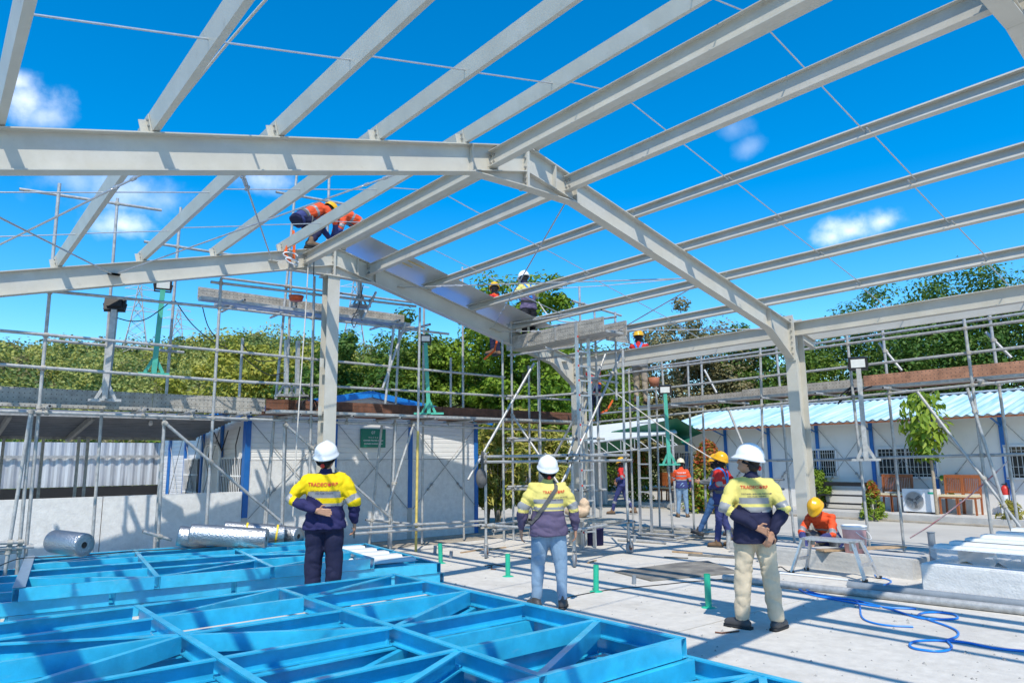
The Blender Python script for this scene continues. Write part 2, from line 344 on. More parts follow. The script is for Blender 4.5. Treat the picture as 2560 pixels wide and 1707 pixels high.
for y0, y1 in ((14.2, 15.3), (17.0, 18.0)):
    w = MB(); w.lohi((4.875, y0, .9), (4.897, y1, 1.75)); wo_ = w.build('window', 'dark_glass', B7)
    g = MB()
    for k in range(12):
        y = y0+(y1-y0)*k/11; g.tube([(4.84, y, .88), (4.84, y, 1.77)], .009, 5)
    for z in (.9, 1.02, 1.4, 1.75): g.bar((4.855, y0, z), (4.855, y1, z), .02, .03)
    g.build('grille', 'white_paint', wo_)
# cross bracing wires with turnbuckles
def wire(a, b_, r, parent, name='brace_wire', m='galv_dark', tb=True):
    a = V3(a); b_ = V3(b_); q = MB(); q.tube([a, b_], r, 5)
    if tb:
        for s in (.70, .76): q.tube([a.lerp(b_, s), a.lerp(b_, s+.02)], r*3.2, 6)
        for s in (.70,): q.tube([a.lerp(b_, s), a.lerp(b_, s+.08)], r*1.7, 5)
    return q.build(name, m, parent)
for i in range(3):
    x0, x1 = px7[i]+.06, px7[i+1]-.06
    wire((x0, WY-.05, 2.42), (x1, WY-.05, .60), .008, B7); wire((x1, WY-.055, 2.42), (x0, WY-.055, .60), .008, B7)
for y0, y1 in ((15.5, 16.7), (16.8, 18.0), (18.1, 19.4)):
    wire((4.825, y0, 2.35), (4.825, y1, .5), .009, B7, tb=False); wire((4.82, y1, 2.35), (4.82, y0, .5), .009, B7, tb=False)
# conduit on the side wall
q = MB(); q.tube([(4.81, 15.35, .7), (4.81, 15.35, 1.9), (4.81, 15.45, 2.03), (4.81, 15.7, 2.05), (4.81, 16.2, 2.05), (4.81, 16.35, 1.95), (4.81, 16.4, .6)], .03, 7); q.build('conduit', 'white_paint', B7)
q = MB(); q.tube([(4.81, 14.2, 2.35), (4.81, 14.4, 2.0), (4.81, 14.35, 1.7)], .012, 5); q.tube([(4.81, 14.9, 2.3), (4.80, 15.2, 1.9), (4.81, 15.8, 2.3), (4.81, 16.1, 1.8), (4.81, 16.0, 1.1)], .012, 5); q.build('cable', 'cable', B7)

# sign 07
def text_mesh(txt, size, font_bold=False, align='CENTER', extr=0.0):
    c = bpy.data.curves.new('lettering', 'FONT'); c.body = txt; c.size = size; c.align_x = align; c.extrude = extr
    if font_bold: c.offset = size*.018
    o = bpy.data.objects.new('tmp', c); COL.objects.link(o)
    bpy.context.view_layer.update()
    me = bpy.data.meshes.new_from_object(o.evaluated_get(bpy.context.evaluated_depsgraph_get()))
    COL.objects.unlink(o); bpy.data.objects.remove(o); bpy.data.curves.remove(c)
    return me
sg = thing('site_sign', 'green sign reading 07 OWNER PRAYER ROOM on the white office wall', 'sign', (7.59, WY-.06, 2.15))
b = MB(); b.box((7.59, WY-.045, 2.15), (.60, .025, .40)); b.build('board', 'sign_green', sg)
def put_text(txt, size, pos, m, parent, bold=True, rot=None, name='lettering'):
    me = text_mesh(txt, size, bold); me.materials.append(MATS[m]); o = bpy.data.objects.new(name, me); COL.objects.link(o)
    o.parent = parent; o.location = V3(pos)-root_loc(parent); o.rotation_euler = rot or (math.pi/2, 0, 0); return o
put_text('07', .092, (7.585, WY-.0605, 2.24), 'white_paint', sg, False)
put_text('OWNER PRAYER ROOM', .044, (7.59, WY-.0605, 2.085), 'white_paint', sg)
put_text('OWNER RUANG DOA', .044, (7.59, WY-.0605, 2.015), 'white_paint', sg)
b = MB()   # faint row of characters, strokes only
rr = random.Random(5)
for i in range(5):
    x = 7.48+.052*i
    for k in range(4):
        if k % 2: b.box((x+rr.uniform(-.01, .01), WY-.0605, 2.165+rr.uniform(-.012, .012)), (.032, .001, .004))
        else: b.box((x+rr.uniform(-.012, .012), WY-.0605, 2.165), (.004, .001, .036))
b.build('lettering', 'pale_sheet', sg)

# ------------------------------------------------------------------ low white wall on the left
lw = thing('low_wall', 'low white plastered wall left of the site office, a dark joint down it', 'wall', (1, WY, -.05))
for x0, x1 in ((-4.5, 2.49), (2.502, 4.84)):
    b = MB(); b.lohi((x0, WY-.01, -.05), (x1, WY+.11, 1.11)); b.build('wall_panel', 'plaster', lw)
b = MB(); b.lohi((2.49, WY+.01, 0), (2.502, WY+.1, 1.105)); b.build('joint', 'rust_plank', lw)

# ------------------------------------------------------------------ carport roof on the left
cp = thing('carport', 'open carport with dark corrugated metal roof left of the site office', 'carport', (0, 16, -.05))
corr('roof_sheet', 'dark_corr', (-7, 14.2, 2.55), (4.8, 14.2, 2.55), (0, 1, -.11), 2.9, .2, .03, cp)
b = MB(); b.bar((-7, 14.17, 2.50), (4.8, 14.17, 2.50), .06, .09); b.build('roof_beam', 'galv', cp)
b = MB(); b.bar((-7, 17.05, 2.2), (4.8, 17.05, 2.2), .05, .08); b.build('roof_beam', 'galv_dark', cp)
for x in (1.1, 2.3, -.5):
    b = MB(); b.bar((x, 14.3, 2.47), (x, 17.0, 2.16), .06, .10); b.build('roof_beam', 'galv_dark', cp)
for x, y in ((1.12, 16.9), (1.24, 16.9), (2.35, 15.9), (2.5, 15.9), (1.85, 16.6)):
    b = MB(); b.bar((x, y, -.05), (x, y, 2.18), .05, .05, (0, 1, 0)); b.build('column', 'galv_dark', cp)
lb = thing('light_bulb', 'white bulb hanging in its socket under the carport roof', 'lamp', ay(377, 1055, 14.9))
p = lb.location.copy(); b = MB(); b.lathe(p, [(0, -.07), (.028, -.06), (.04, -.03), (.035, 0), (.02, .03)], 10); b.build('bulb', 'white_paint', lb)
b = MB(); b.lathe(p, [(.022, .03), (.03, .05), (.07, .10), (.07, .13), (0, .13)], 10); b.build('socket', 'pale_sheet', lb)

fe = thing('corrugated_fence', 'silver corrugated metal fence behind the carport', 'fence', (0, 19.9, -.05))
for i in range(9):
    x0 = -3+i*1.15; 
    corr('fence_sheet', 'corr_fence', (x0, 20.6, 1.12), (x0, 20.6, 2.2), (1, 0, 0), 1.15, .22, .03, fe, trap=True)
b = MB(); b.bar((-3, 20.54, 1.85), (7.4, 20.54, 1.85), .04, .06); b.build('rail', 'galv', fe)
b = MB(); b.lohi((-3, 20.45, -.05), (7.4, 20.5, 1.11)); b.build('shadow_board', 'black', fe)  # black board added to paint the dark shadow gap below the fence

# ------------------------------------------------------------------ long white building on the right
RX = 21.8
RB = thing('long_barrack', 'long white building on the right with blue posts and pale blue corrugated roof', 'building', (23, 6, .1))
posts = [14.9+1.66*k for k in range(-11, 2)]
b = MB(); b.lohi((RX, -4, .12), (RX+.1, 17.2, 2.75)); b.build('wall', 'barrack_wall', RB)
b = MB(); b.lohi((RX, 17.12, .12), (RX+5.5, 17.2, 2.9)); b.build('end_wall', 'panel_lines', RB)
py = [ax(x, y, RX).y for x, y in ((1922, 1090), (2043, 1090), (2181, 1060), (2335, 1050), (2499, 1040))]
step = (py[0]-py[4])/4
allp = [py[0]+step*k for k in range(3, -9, -1)]
for y in allp:
    if -4 < y < 17: b = MB(); b.lohi((RX-.05, y-.05, .12), (RX-.001, y+.05, 2.7)); b.build('post', 'blue_post', RB); b = MB(); b.bar((RX-.05, y, 2.4), (RX-.8, y, 2.62), .03, .04); b.build('bracket', 'blue_post', RB)
for k in range(len(allp)-1):
    a, c = allp[k], allp[k+1]
    if -4 < c and a < 17.1:
        wire((RX-.06, a-.08, 2.5), (RX-.06, c+.08, .6), .010, RB); wire((RX-.07, c+.08, 2.5), (RX-.07, a-.08, .6), .010, RB)
def rwindow(yc, w=1.55, z0=1.04, z1=1.87):
    o = MB(); o.lohi((RX-.012, yc-w/2, z0), (RX-.004, yc+w/2, z1)); wd = o.build('window', 'dark_glass', RB)
    f = MB()
    for z in (z0, z1): f.bar((RX-.03, yc-w/2-.03, z), (RX-.03, yc+w/2+.03, z), .05, .05)
    for y in (yc-w/2, yc, yc+w/2): f.bar((RX-.03, y, z0), (RX-.03, y, z1), .05, .05, (0, 1, 0))
    f.build('frame', 'white_paint', wd)
    g = MB()
    for i in range(15): y = yc-w/2+w*(i+.5)/15; g.tube([(RX-.075, y, z0-.02), (RX-.075, y, z1)], .008, 4)
    for z in (z0+.1, z0+.3, z1-.12): g.tube([(RX-.075, yc-w/2, z), (RX-.075, yc+w/2, z)], .008, 4)
    g.build('grille', 'pale_sheet', wd)
for wx in (2268, 2050, 1700, 2610):
    rwindow(ax(wx, 1160, RX).y, 1.6 if wx > 2100 else 1.1)
ev = [ax(2160, 1052, 20.9), ax(2560, 1029, 20.9)]
ZE = 2.66; ZR_ = 3.5
for k in range(18):
    y1 = 17.3-k*1.2; corr('roof_sheet', 'roof_blue' if 'roof_blue' in MATS else 'white_panel', (20.9, y1, ZE), (24.6, y1, ZR_), (0, -1, 0), 1.2, .24, .028, RB)
b = MB(); b.lohi((20.92, -4.3, ZE-.07), (20.98, 17.3, ZE-.03)); b.build('eave_trim', 'wood_chair', RB)
b = MB(); b.bar((24.6, -4.3, ZR_+.03), (24.6, 17.3, ZR_+.03), .3, .05); b.build('ridge_cap', 'grey_corr', RB)
corr('roof_sheet', 'white_panel', (28.2, 17.3, ZE), (24.6, 17.3, ZR_), (0, -1, 0), 21.6, .24, .028, RB)
# ------------------------------------------------------------------ steel building
APX, ZA, MS, DEP = 5.52, 5.53, .2576, .34
FY = (1.4, 6.4, 11.8)
TH = math.atan(MS)
def top(x): return ZA-MS*abs(x-APX)
ST = thing('steel_building_frame', 'pale grey steel portal frame building skeleton with purlins and no roof', 'building frame', (APX, 6.4, 0))
def plate(b, pts, y0, y1):   # polygon in xz extruded in y
    n = len(pts); vs = [(x, y0, z) for x, z in pts]+[(x, y1, z) for x, z in pts]
    b.add(vs, [tuple(range(n)), tuple(range(2*n-1, n-1, -1))]+[(i, n+i, n+(i+1) % n, (i+1) % n) for i in range(n)])
def _k(o): o['kind'] = 'stuff'; return o
def bolts(b, pts, axis, r=.016, h=.02):
    for p in pts: b.lathe(p, [(0, h), (r, h), (r, 0)], 6, axis, 0, False)
FW = .15
for Y in FY:
    for sg_ in (-1, 1):
        X = lambda d: APX+sg_*d
        rf = MB()
        t = lambda d: ZA-MS*d
        topw = [(X(.012), t(0)-.02)]
        web = [(X(.012), t(.012)-.01), (X(6.06), t(6.06)-.01), (X(6.06), 3.36), (X(5.42), t(5.42)-DEP+.01), (X(.83), t(.83)-DEP+.01), (X(.012), 5.0)]
        plate(rf, web if sg_ > 0 else web[::-1], Y-.004, Y+.004)
        def fl(d0, z0, d1, z1, w=FW, th=.012):
            a = Vector((X(d0), Y, z0)); c = Vector((X(d1), Y, z1)); rf.bar(a, c, w, th)
        fl(.0, t(0)-.004, 6.07, t(6.07)-.004); fl(.83, t(.83)-DEP, 5.42, t(5.42)-DEP); fl(5.42, t(5.42)-DEP, 6.06, 3.34)
        fl(.012, 4.99, .83, t(.83)-DEP+.002)
        ro = rf.build('rafter', 'steel_paint', ST)
        iv = MB(); a = Vector((X(.02), Y-.04, t(.02)-DEP)); c = Vector((X(.83), Y-.04, t(.83)-DEP+.012)); iv.bar(a, c, .066, .01)
        a = Vector((X(.02), Y+.04, t(.02)-DEP)); c = Vector((X(.83), Y+.04, t(.83)-DEP+.012)); iv.bar(a, c, .066, .01); iv.build('haunch_flange', 'steel_paint', ro)
        for d in (.85, .48, 5.41):
            s_ = MB()
            for q in (-1, 1): s_.lohi((X(d)-.005, Y+q*.039-.034, t(d)-DEP+(.008 if d > .8 else -.0)), (X(d)+.005, Y+q*.039+.034, t(d)-.012))
            s_.build('stiffener', 'steel_paint', ro)
        e = MB(); e.lohi((X(.001), Y-.085, 4.975), (X(.017), Y+.085, ZA+.012)); eo = e.build('end_plate', 'steel_paint', ro)
        k = MB(); bolts(k, [(X(.017), Y+q*.05, z) for q in (-1, 1) for z in (5.03, 5.1, 5.24, 5.36, 5.45)], (sg_, 0, 0)); _k(k.build('bolt_set', 'bolt', eo))
        e = MB(); e.lohi((X(6.062), Y-.1, 3.3), (X(6.082), Y+.1, 4.10)); eo = e.build('end_plate', 'steel_paint', ro)
        k = MB(); bolts(k, [(X(6.062), Y+q*.06, z) for q in (-1, 1) for z in (3.42, 3.52, 3.62, 3.72, 3.82, 3.92, 4.02)], (-sg_, 0, 0)); _k(k.build('bolt_set', 'bolt', eo))
        # column
        co = MB(); zt = 4.06
        x0, x1 = X(6.084), X(6.384)
        if sg_ < 0: x0, x1 = x1, x0
        co.lohi((x0, Y-.1, 0), (x0+.014, Y+.1, zt)); co.lohi((x1-.014, Y-.1, 0), (x1, Y+.1, zt)); co.lohi((x0+.014, Y-.005, 0), (x1-.014, Y+.005, zt))
        cc = co.build('column', 'steel_paint', ST)
        bp = MB(); bp.lohi((x0-.06, Y-.16, 0), (x1+.06, Y+.16, .02)); bp.build('base_plate', 'galv_dark', cc)
        if sg_ > 0:
            for z in (1.55, 2.6):
                bp = MB(); bp.lohi((x1+.002, Y-.07, z), (x1+.012, Y+.07, z+.22)); bp.lohi((x1+.012, Y-.005, z+.02), (x1+.07, Y+.005, z+.2)); bp.build('girt_cleat', 'steel_paint', cc)
        # rafter tail
        tl = MB(); a = Vector((X(6.39), Y, 3.80)); c = Vector((X(6.95), Y, 3.80-.56*MS)); 
        for o in (.07, -.07): tl.bar(a+Vector((0, 0, o)), c+Vector((0, 0, o)), .1, .01)
        tl.bar(a, c, .006, .13); tl.build('rafter_tail', 'steel_paint', ST)
# middle column of the far gable
Y = FY[2]; co = MB(); x = 5.5
co.lohi((x-.115, Y-.12, 0), (x+.115, Y-.106, 4.955)); co.lohi((x-.115, Y+.106, 0), (x+.115, Y+.12, 4.955)); co.lohi((x-.005, Y-.106, 0), (x+.005, Y+.106, 4.955))
cc = co.build('column', 'steel_paint', ST)
bp = MB(); bp.lohi((x-.18, Y-.15, 4.957), (x+.18, Y+.15, 4.98)); cp_ = bp.build('cap_plate', 'steel_paint', cc)
k = MB(); bolts(k, [(x+i*.14, Y+j*.11, 4.98) for i in (-1, 1) for j in (-1, 1)], (0, 0, 1), .02, .045); _k(k.build('bolt_set', 'bolt', cp_))
for z in (2.45, 3.3, 1.2):
    bp = MB(); bp.lohi((x-.19, Y-.05, z), (x-.116, Y-.04, z+.16)); bp.build('girt_cleat', 'steel_paint', cc)
# purlins
PY0, PY1 = -1.6, 12.02
PD = [-.92, -2.04, -3.12, -4.21, -5.28, .13, 2.02, 3.14, 4.23, 5.32]
PUR = []
for d in PD:
    x = APX+d; s_ = 1 if d > 0 else -1
    nrm = Vector((s_*math.sin(TH), 0, math.cos(TH)))
    base = Vector((x, 0, top(x)+.006)); c = base+nrm*.085
    # opens uphill
    op = 1 if d < 0 else -1
    for q, (ya, yb) in enumerate(((PY0, FY[1]-.003), (FY[1]+.003, PY1))):
        b = MB(); b.prism(c+Vector((0, ya, 0)), c+Vector((0, yb, 0)), [(-p, r) for p, r in csec(.155, .062, .018, .004, op)][::-1], nrm)
        po = b.build('purlin', 'steel_paint', ST)
        for Y in (FY[:2] if q == 0 else FY[2:]):
            cl = MB(); cx = Vector((x, Y, top(x)+.006)); T = Vector((math.cos(TH), 0, -s_*math.sin(TH)))
            cl.box(cx+nrm*.08-T*(op*.037), (.008, .12, .15), axes=(T, Vector((0, 1, 0)), nrm))
            cl.box(cx+nrm*.065-T*(op*.075), (.07, .008, .12), axes=(T, Vector((0, 1, 0)), nrm))
            co_ = cl.build('cleat', 'steel_paint', po)
            kb = MB(); bolts(kb, [cx+nrm*h-T*(op*.041)+Vector((0, j, 0)) for h in (.06, .11) for j in (-.035, .035)], -T*op, .012, .014); _k(kb.build('bolt_set', 'bolt', co_))
    PUR.append((x, c, nrm))
# struts bolted to the webs near the ridge
for d, z in ((-.55, 5.20), (.70, 5.20)):
    x = APX+d; op = -1
    for ya, yb in ((PY0, FY[0]-.02), (FY[0]+.02, FY[1]-.02), (FY[1]+.02, FY[2]-.02)):
        b = MB(); dd, fl_, t_ = .20, .10, .008
        prof = [(-fl_/2, -dd/2), (fl_/2, -dd/2), (fl_/2, -dd/2+t_), (t_/2, -dd/2+t_), (t_/2, dd/2-t_), (fl_/2, dd/2-t_), (fl_/2, dd/2), (-fl_/2, dd/2), (-fl_/2, dd/2-t_), (-t_/2, dd/2-t_), (-t_/2, -dd/2+t_), (-fl_/2, -dd/2+t_)]
        b.prism((x, ya, z), (x, yb, z), prof); so_ = b.build('ridge_strut', 'steel_paint', ST)
        kb = MB()
        for Y in (ya+.05, yb-.05): bolts(kb, [(x-.004, Y+j, z+h) for h in (-.05, .04) for j in (-.03, .03)], (-1, 0, 0))
        _k(kb.build('bolt_set', 'bolt', so_))
# eave struts and gutter rail, right and left
for sg_ in (-1, 1):
    for ya, yb in ((PY0, FY[0]-.01), (FY[0]+.01, FY[1]-.01), (FY[1]+.01, FY[2]-.01)):
        x = APX+sg_*6.23; z = 3.87; b = MB()
        for o in (.115, -.115): b.lohi((x-.065, ya, z+o-.006), (x+.065, yb, z+o+.006))
        b.lohi((x-.004, ya, z-.109), (x+.004, yb, z+.109)); b.build('eave_strut', 'steel_paint', ST)
    x = APX+sg_*6.9; c = Vector((x, 0, 3.80-.51*MS+.155))
    b = MB(); b.prism(c+Vector((0, PY0, 0)), c+Vector((0, PY1, 0)), csec(.15, .062, .018, .004, -1)); b.build('gutter_rail', 'steel_paint', ST)
# sag rods
for Yr in (3.1, 4.8, 8.4, 10.2):
    xs = sorted([x for x, c, n in PUR]); 
    for i in range(len(xs)-1):
        a, c = xs[i], xs[i+1]
        if c-a < .3: continue
        st = .03 if i % 2 else -.03
        b = MB(); za = .075
        b.tube([(a-.05, Yr+st, top(a)+za+.02), (c+.05, Yr+st, top(c)+za+.02)], .0075, 6); b.build('sag_rod', 'zinc_rod', ST)
    for xx in (xs[-1],):
        b = MB(); b.tube([(xx-.05, Yr, top(xx)+.09), (APX+6.9, Yr, 3.85)], .0075, 6); b.build('sag_rod', 'zinc_rod', ST)
# wind bracing rods with turnbuckles
def brace(x1, Ya, x2, Yb, tbs=(.12,)):
    a = Vector((x1, Ya, top(x1)-.17)); c = Vector((x2, Yb, top(x2)-.17)); d = (c-a).normalized()
    a2 = a+d*.12*(1 if True else 1); c2 = c-d*.12
    b = MB(); b.tube([a2, c2], .011, 7); ro = b.build('brace_rod', 'zinc_rod', ST)
    for t_ in tbs:
        p = a2.lerp(c2, t_); q = MB()
        for s in (-1, 1):
            o = d.orthogonal().normalized()*.018*s; q.tube([p-d*.13+o, p+d*.13+o], .006, 5)
        for s in (-.14, .14): q.tube([p+d*(s-.03), p+d*(s+.03)], .02, 7)
        for s in (-.24, .24):
            ring = [p+d*(s+.06*math.cos(k*math.pi/4))+d.orthogonal().normalized()*.03*math.sin(k*math.pi/4) for k in range(9)]; q.tube(ring, .009, 5)
        q.build('turnbuckle', 'zinc_rod', ro)
    for P, yy in ((a, Ya), (c, Yb)):
        g = MB(); sgn = 1 if (yy == FY[1] and P is a) or yy == FY[0] else -1
        g.box(P+Vector((0, sgn*.05, 0)), (.16, .09, .012)); go = g.build('gusset', 'steel_paint', ro)
def braces(x1, Ya, x2, Yb, tbs=(.12,)): brace(x1, Ya, x2, Yb, tbs)
for (x1, x2) in ((1.55, -.35), (-.5, 2.0), (4.25, 2.0), (2.0, 4.4), (6.35, 9.2), (9.2, 6.95), (9.25, 11.3), (11.4, 9.35)):
    braces(x1, FY[1], x2, FY[2], (.14,) if x1 < 5.5 else (.82,))
# insulation foil laid over the far end
fo = thing('foil_insulation', 'silver foil insulation sheet laid on the purlins at the far gable', 'insulation', (8, 12.3, 5))
def slopept(x, y, h): 
    return Vector((x, y, top(x)))+Vector((math.sin(TH), 0, math.cos(TH)))*h
b = MB(); nx, ny = 40, 6; vs = []
for i in range(nx+1):
    for j in range(ny+1):
        x = 5.72+(10.2-5.72)*i/nx; y = 11.05+1.12*j/ny; vs.append(slopept(x, y, .172+.006*math.sin(i*1.3)*math.sin(j)))
n = ny+1; b.add(vs, [(i*n+j, (i+1)*n+j, (i+1)*n+j+1, i*n+j+1) for i in range(nx) for j in range(ny)], 0, True); b.build('sheet', 'foil_sheet', fo)
for x, y in ((6.7, 11.25), (6.55, 11.45)):
    b = MB(); b.bar(slopept(x, y, .164), slopept(x+.4, y, .164), .025, .002); b.build('tape', 'yellow_tape', fo)
# ------------------------------------------------------------------ blue steel frames
def channel(b, a, c, up=(0, 0, 1), d=.13, fl=.05, sgn=1):
    b.prism(a, c, csec(d, fl, .012, .0035, sgn), up)
def blue_frame(label, org, rz, xs, ys, z, diag, seed):
    t = thing('blue_steel_frame', label, 'steel frame', (org[0], org[1], z), 'blue wall frames stacked on the slab')
    R = Matrix.Rotation(rz, 3, 'Z'); O = Vector((org[0], org[1], z+.066)); P = lambda x, y, h=0: O+R@Vector((x, y, h))
    rr = random.Random(seed)
    for j, y in enumerate(ys):       # members along local x, broken at each cross member
        for i in range(len(xs)-1):
            b = MB(); e = .004
            s_ = 1 if j == 0 else (-1 if j == len(ys)-1 else rr.choice((1, -1)))
            channel(b, P(xs[i]+(.052 if i else 0)+e, y+.026, -.001), P(xs[i+1]-e-(0 if i+1 < len(xs)-1 else .0), y+.026, -.001), sgn=s_); b.build('rail', 'blue_steel', t)
    for i, x in enumerate(xs):
        b = MB(); channel(b, P(x+(.026 if i else -.028), ys[0], .002), P(x+(.026 if i else -.028), ys[-1]+.05, .002), sgn=-1 if i == 0 else 1); b.build('cross_member', 'blue_steel', t)
    for (i, j, fl) in diag:
        if i+1 >= len(xs) or j+1 >= len(ys): continue
        xa, xb = xs[i]+.06, xs[i+1]-.01
        ya, yb = ys[j]+.06, ys[j+1]-.01
        if fl: ya, yb = yb, ya
        b = MB(); channel(b, P(xa, ya, .0), P(xb, yb, .0), d=.122, sgn=rr.choice((1, -1))); b.build('diagonal', 'blue_steel', t)
    return t
# ---- the near stack and the far stack
nx_ = [0, 1.30, 2.61, 3.90, 5.22]
blue_frame('top blue steel frame of the near stack in the foreground', (-1.0, 3.29), 0, nx_, [0, .81, 1.67, 2.52, 3.29, 3.94], .274,
           [(0, 1, 0), (1, 0, 1), (1, 1, 1), (1, 3, 1), (2, 2, 1), (2, 4, 0), (3, 0, 0), (3, 2, 0), (3, 4, 0), (0, 3, 0), (2, 0, 0), (1, 2, 0)], 1)
blue_frame('middle blue steel frame of the near stack, its front end sticking out', (-.9, 1.8), .004, [0, 1.3, 2.6, 3.9, 5.2], [0, .91, 1.42, 2.3, 3.1, 3.95, 4.7], .137, [(3, 0, 0), (3, 1, 1), (2, 1, 0), (1, 3, 1), (2, 3, 0), (3, 4, 0), (0, 4, 1)], 2)
blue_frame('bottom blue steel frame of the near stack on the slab', (-.86, 1.6), -.004, [0, 1.3, 2.6, 3.9, 5.15], [0, .8, 1.6, 2.4, 3.2, 4.0, 4.8], .001, [(3, 1, 0), (2, 2, 1), (1, 3, 0), (3, 3, 1), (0, 2, 0), (2, 4, 0)], 3)
RF = math.radians(-7.6)
FXS = [0, 1.25, 2.5, 3.76]
blue_frame('top blue steel frame of the far stack with silver end plate', (.92, 9.04), RF, FXS, [0, .8, 1.45, 2.1, 2.65, 3.0], .28, [(0, 0, 1), (1, 0, 0), (2, 1, 1), (0, 3, 0), (1, 2, 1), (1, 4, 0), (2, 3, 0), (2, 0, 0)], 4)
blue_frame('middle blue steel frame of the far stack under the white sheets', (1.1, 9.08), RF*1.08, [-1.8, -.6, .65, 1.9, 3.15, 4.55], [0, .75, 1.5, 2.2, 2.9], .14, [(4, 0, 1), (4, 2, 0), (3, 1, 0), (0, 0, 0), (0, 1, 1)], 5)
blue_frame('bottom blue steel frame of the far stack', (1.1, 9.10), RF*1.08, [-1.6, -.3, .95, 2.2, 3.4, 4.61], [0, .7, 1.45, 2.2, 2.9], .001, [(4, 1, 1), (3, 0, 0)], 6)
pt = MB()
R_ = Matrix.Rotation(RF, 3, 'Z'); O_ = Vector((.92, 9.04, .42))
tagp = thing('end_plate', 'flat silver strip along the left end of the far blue frames', 'steel strip', O_)
pt.bar(O_+R_@Vector((.0, 0.0, .004)), O_+R_@Vector((.0, 3.02, .004)), .11, .006); pt.build('plate', 'blue_edge', tagp)
# white profiled sheets resting on the middle frame
for k in range(5):
    R2 = Matrix.Rotation(RF, 3, 'Z'); c = Vector((5.08, 9.0, .285))+R2@Vector((0, .34*k, .012*k))
    b = MB(); wd = .95-.06*k
    prof = [(-.19, 0), (-.12, 0), (-.09, .03), (.09, .03), (.12, 0), (.19, 0), (.19, .003), (.123, .003), (.093, .033), (-.093, .033), (-.123, .003), (-.19, .003)]
    b.prism(c+R2@Vector((-.5, 0, 0)), c+R2@Vector((-.5+wd, 0, 0)), prof)
    o = b.build('white_sheet', 'pale_sheet'); tag(o, ['white profiled sheet nearest the camera on the far blue frames', 'second white profiled sheet on the far blue frames', 'middle white profiled sheet on the far blue frames', 'fourth white profiled sheet on the far blue frames', 'rearmost white profiled sheet on the far blue frames'][k], 'metal sheet', 'white profiled sheets'); 

# ------------------------------------------------------------------ scaffolding
def perf(name, base):
    m = MATS[base].copy(); m.name = name; t = m.node_tree; b = t.nodes['Principled BSDF']
    tc = t.nodes.new('ShaderNodeTexCoord'); mp = t.nodes.new('ShaderNodeMapping'); mp.inputs['Scale'].default_value = (15, 15, 15); t.links.new(tc.outputs['Object'], mp.inputs[0])
    v = t.nodes.new('ShaderNodeTexVoronoi'); v.inputs['Randomness'].default_value = 0; v.inputs['Scale'].default_value = 1; v.voronoi_dimensions = '3D'; t.links.new(mp.outputs[0], v.inputs['Vector'])
    # distance in the plane of the board only: holes repeat along the board and its height
    sx = t.nodes.new('ShaderNodeSeparateXYZ'); t.links.new(mp.outputs[0], sx.inputs[0])
    def fr(sock, shift):
        a = t.nodes.new('ShaderNodeMath'); a.operation = 'FRACT'; t.links.new(sock, a.inputs[0]); c = t.nodes.new('ShaderNodeMath'); c.operation = 'SUBTRACT'; t.links.new(a.outputs[0], c.inputs[0]); c.inputs[1].default_value = .5
        p = t.nodes.new('ShaderNodeMath'); p.operation = 'POWER'; t.links.new(c.outputs[0], p.inputs[0]); p.inputs[1].default_value = 2; return p.outputs[0]
    xy = t.nodes.new('ShaderNodeMath'); xy.operation = 'ADD'; t.links.new(sx.outputs[0], xy.inputs[0]); t.links.new(sx.outputs[1], xy.inputs[1])
    s = t.nodes.new('ShaderNodeMath'); s.operation = 'ADD'; t.links.new(fr(xy.outputs[0], 0), s.inputs[0]); t.links.new(fr(sx.outputs[2], 0), s.inputs[1])
    lt = t.nodes.new('ShaderNodeMath'); lt.operation = 'LESS_THAN'; t.links.new(s.outputs[0], lt.inputs[0]); lt.inputs[1].default_value = .014
    mx = t.nodes.new('ShaderNodeMix'); mx.data_type = 'RGBA'; t.links.new(lt.outputs[0], mx.inputs['Factor']); t.links.new(t.nodes[m['ramp']].outputs[0], mx.inputs['A']); mx.inputs['B'].default_value = (.09, .08, .07, 1)
    t.links.new(mx.outputs['Result'], b.inputs['Base Color']); MATS[name] = m
perf('perf_galv', 'galv_dirty'); perf('perf_rust', 'rust_plank'); perf('perf_orange', 'orange_rust')
Z1 = lambda x, y: (x/2.178, y/2.178)
Z4 = lambda x, y: (x/2.958, 600+y/2.958)
Z5 = lambda x, y: (600+x/2.958, 600+y/2.958)
Z6 = lambda x, y: (1200+x/2.958, 600+y/2.958)
Z7 = lambda x, y: (1920+x/2.958, 600+y/2.958)
ZW = lambda x, y: (600+x/2.958, 1000+y/2.958)
ZL = lambda x, y: (x/2.958, 960+y/2.958)
ZR = lambda x, y: (2160+x/3.4075, 900+y/3.4087)
ZB = lambda x, y: (1920+x/2.958, 1150+y/2.958)
ZJ = lambda x, y: (1150+x/2.958, 1050+y/2.958)
ZK = lambda x, y: (1650+x/2.85, 1050+y/2.85)
TR = .0242
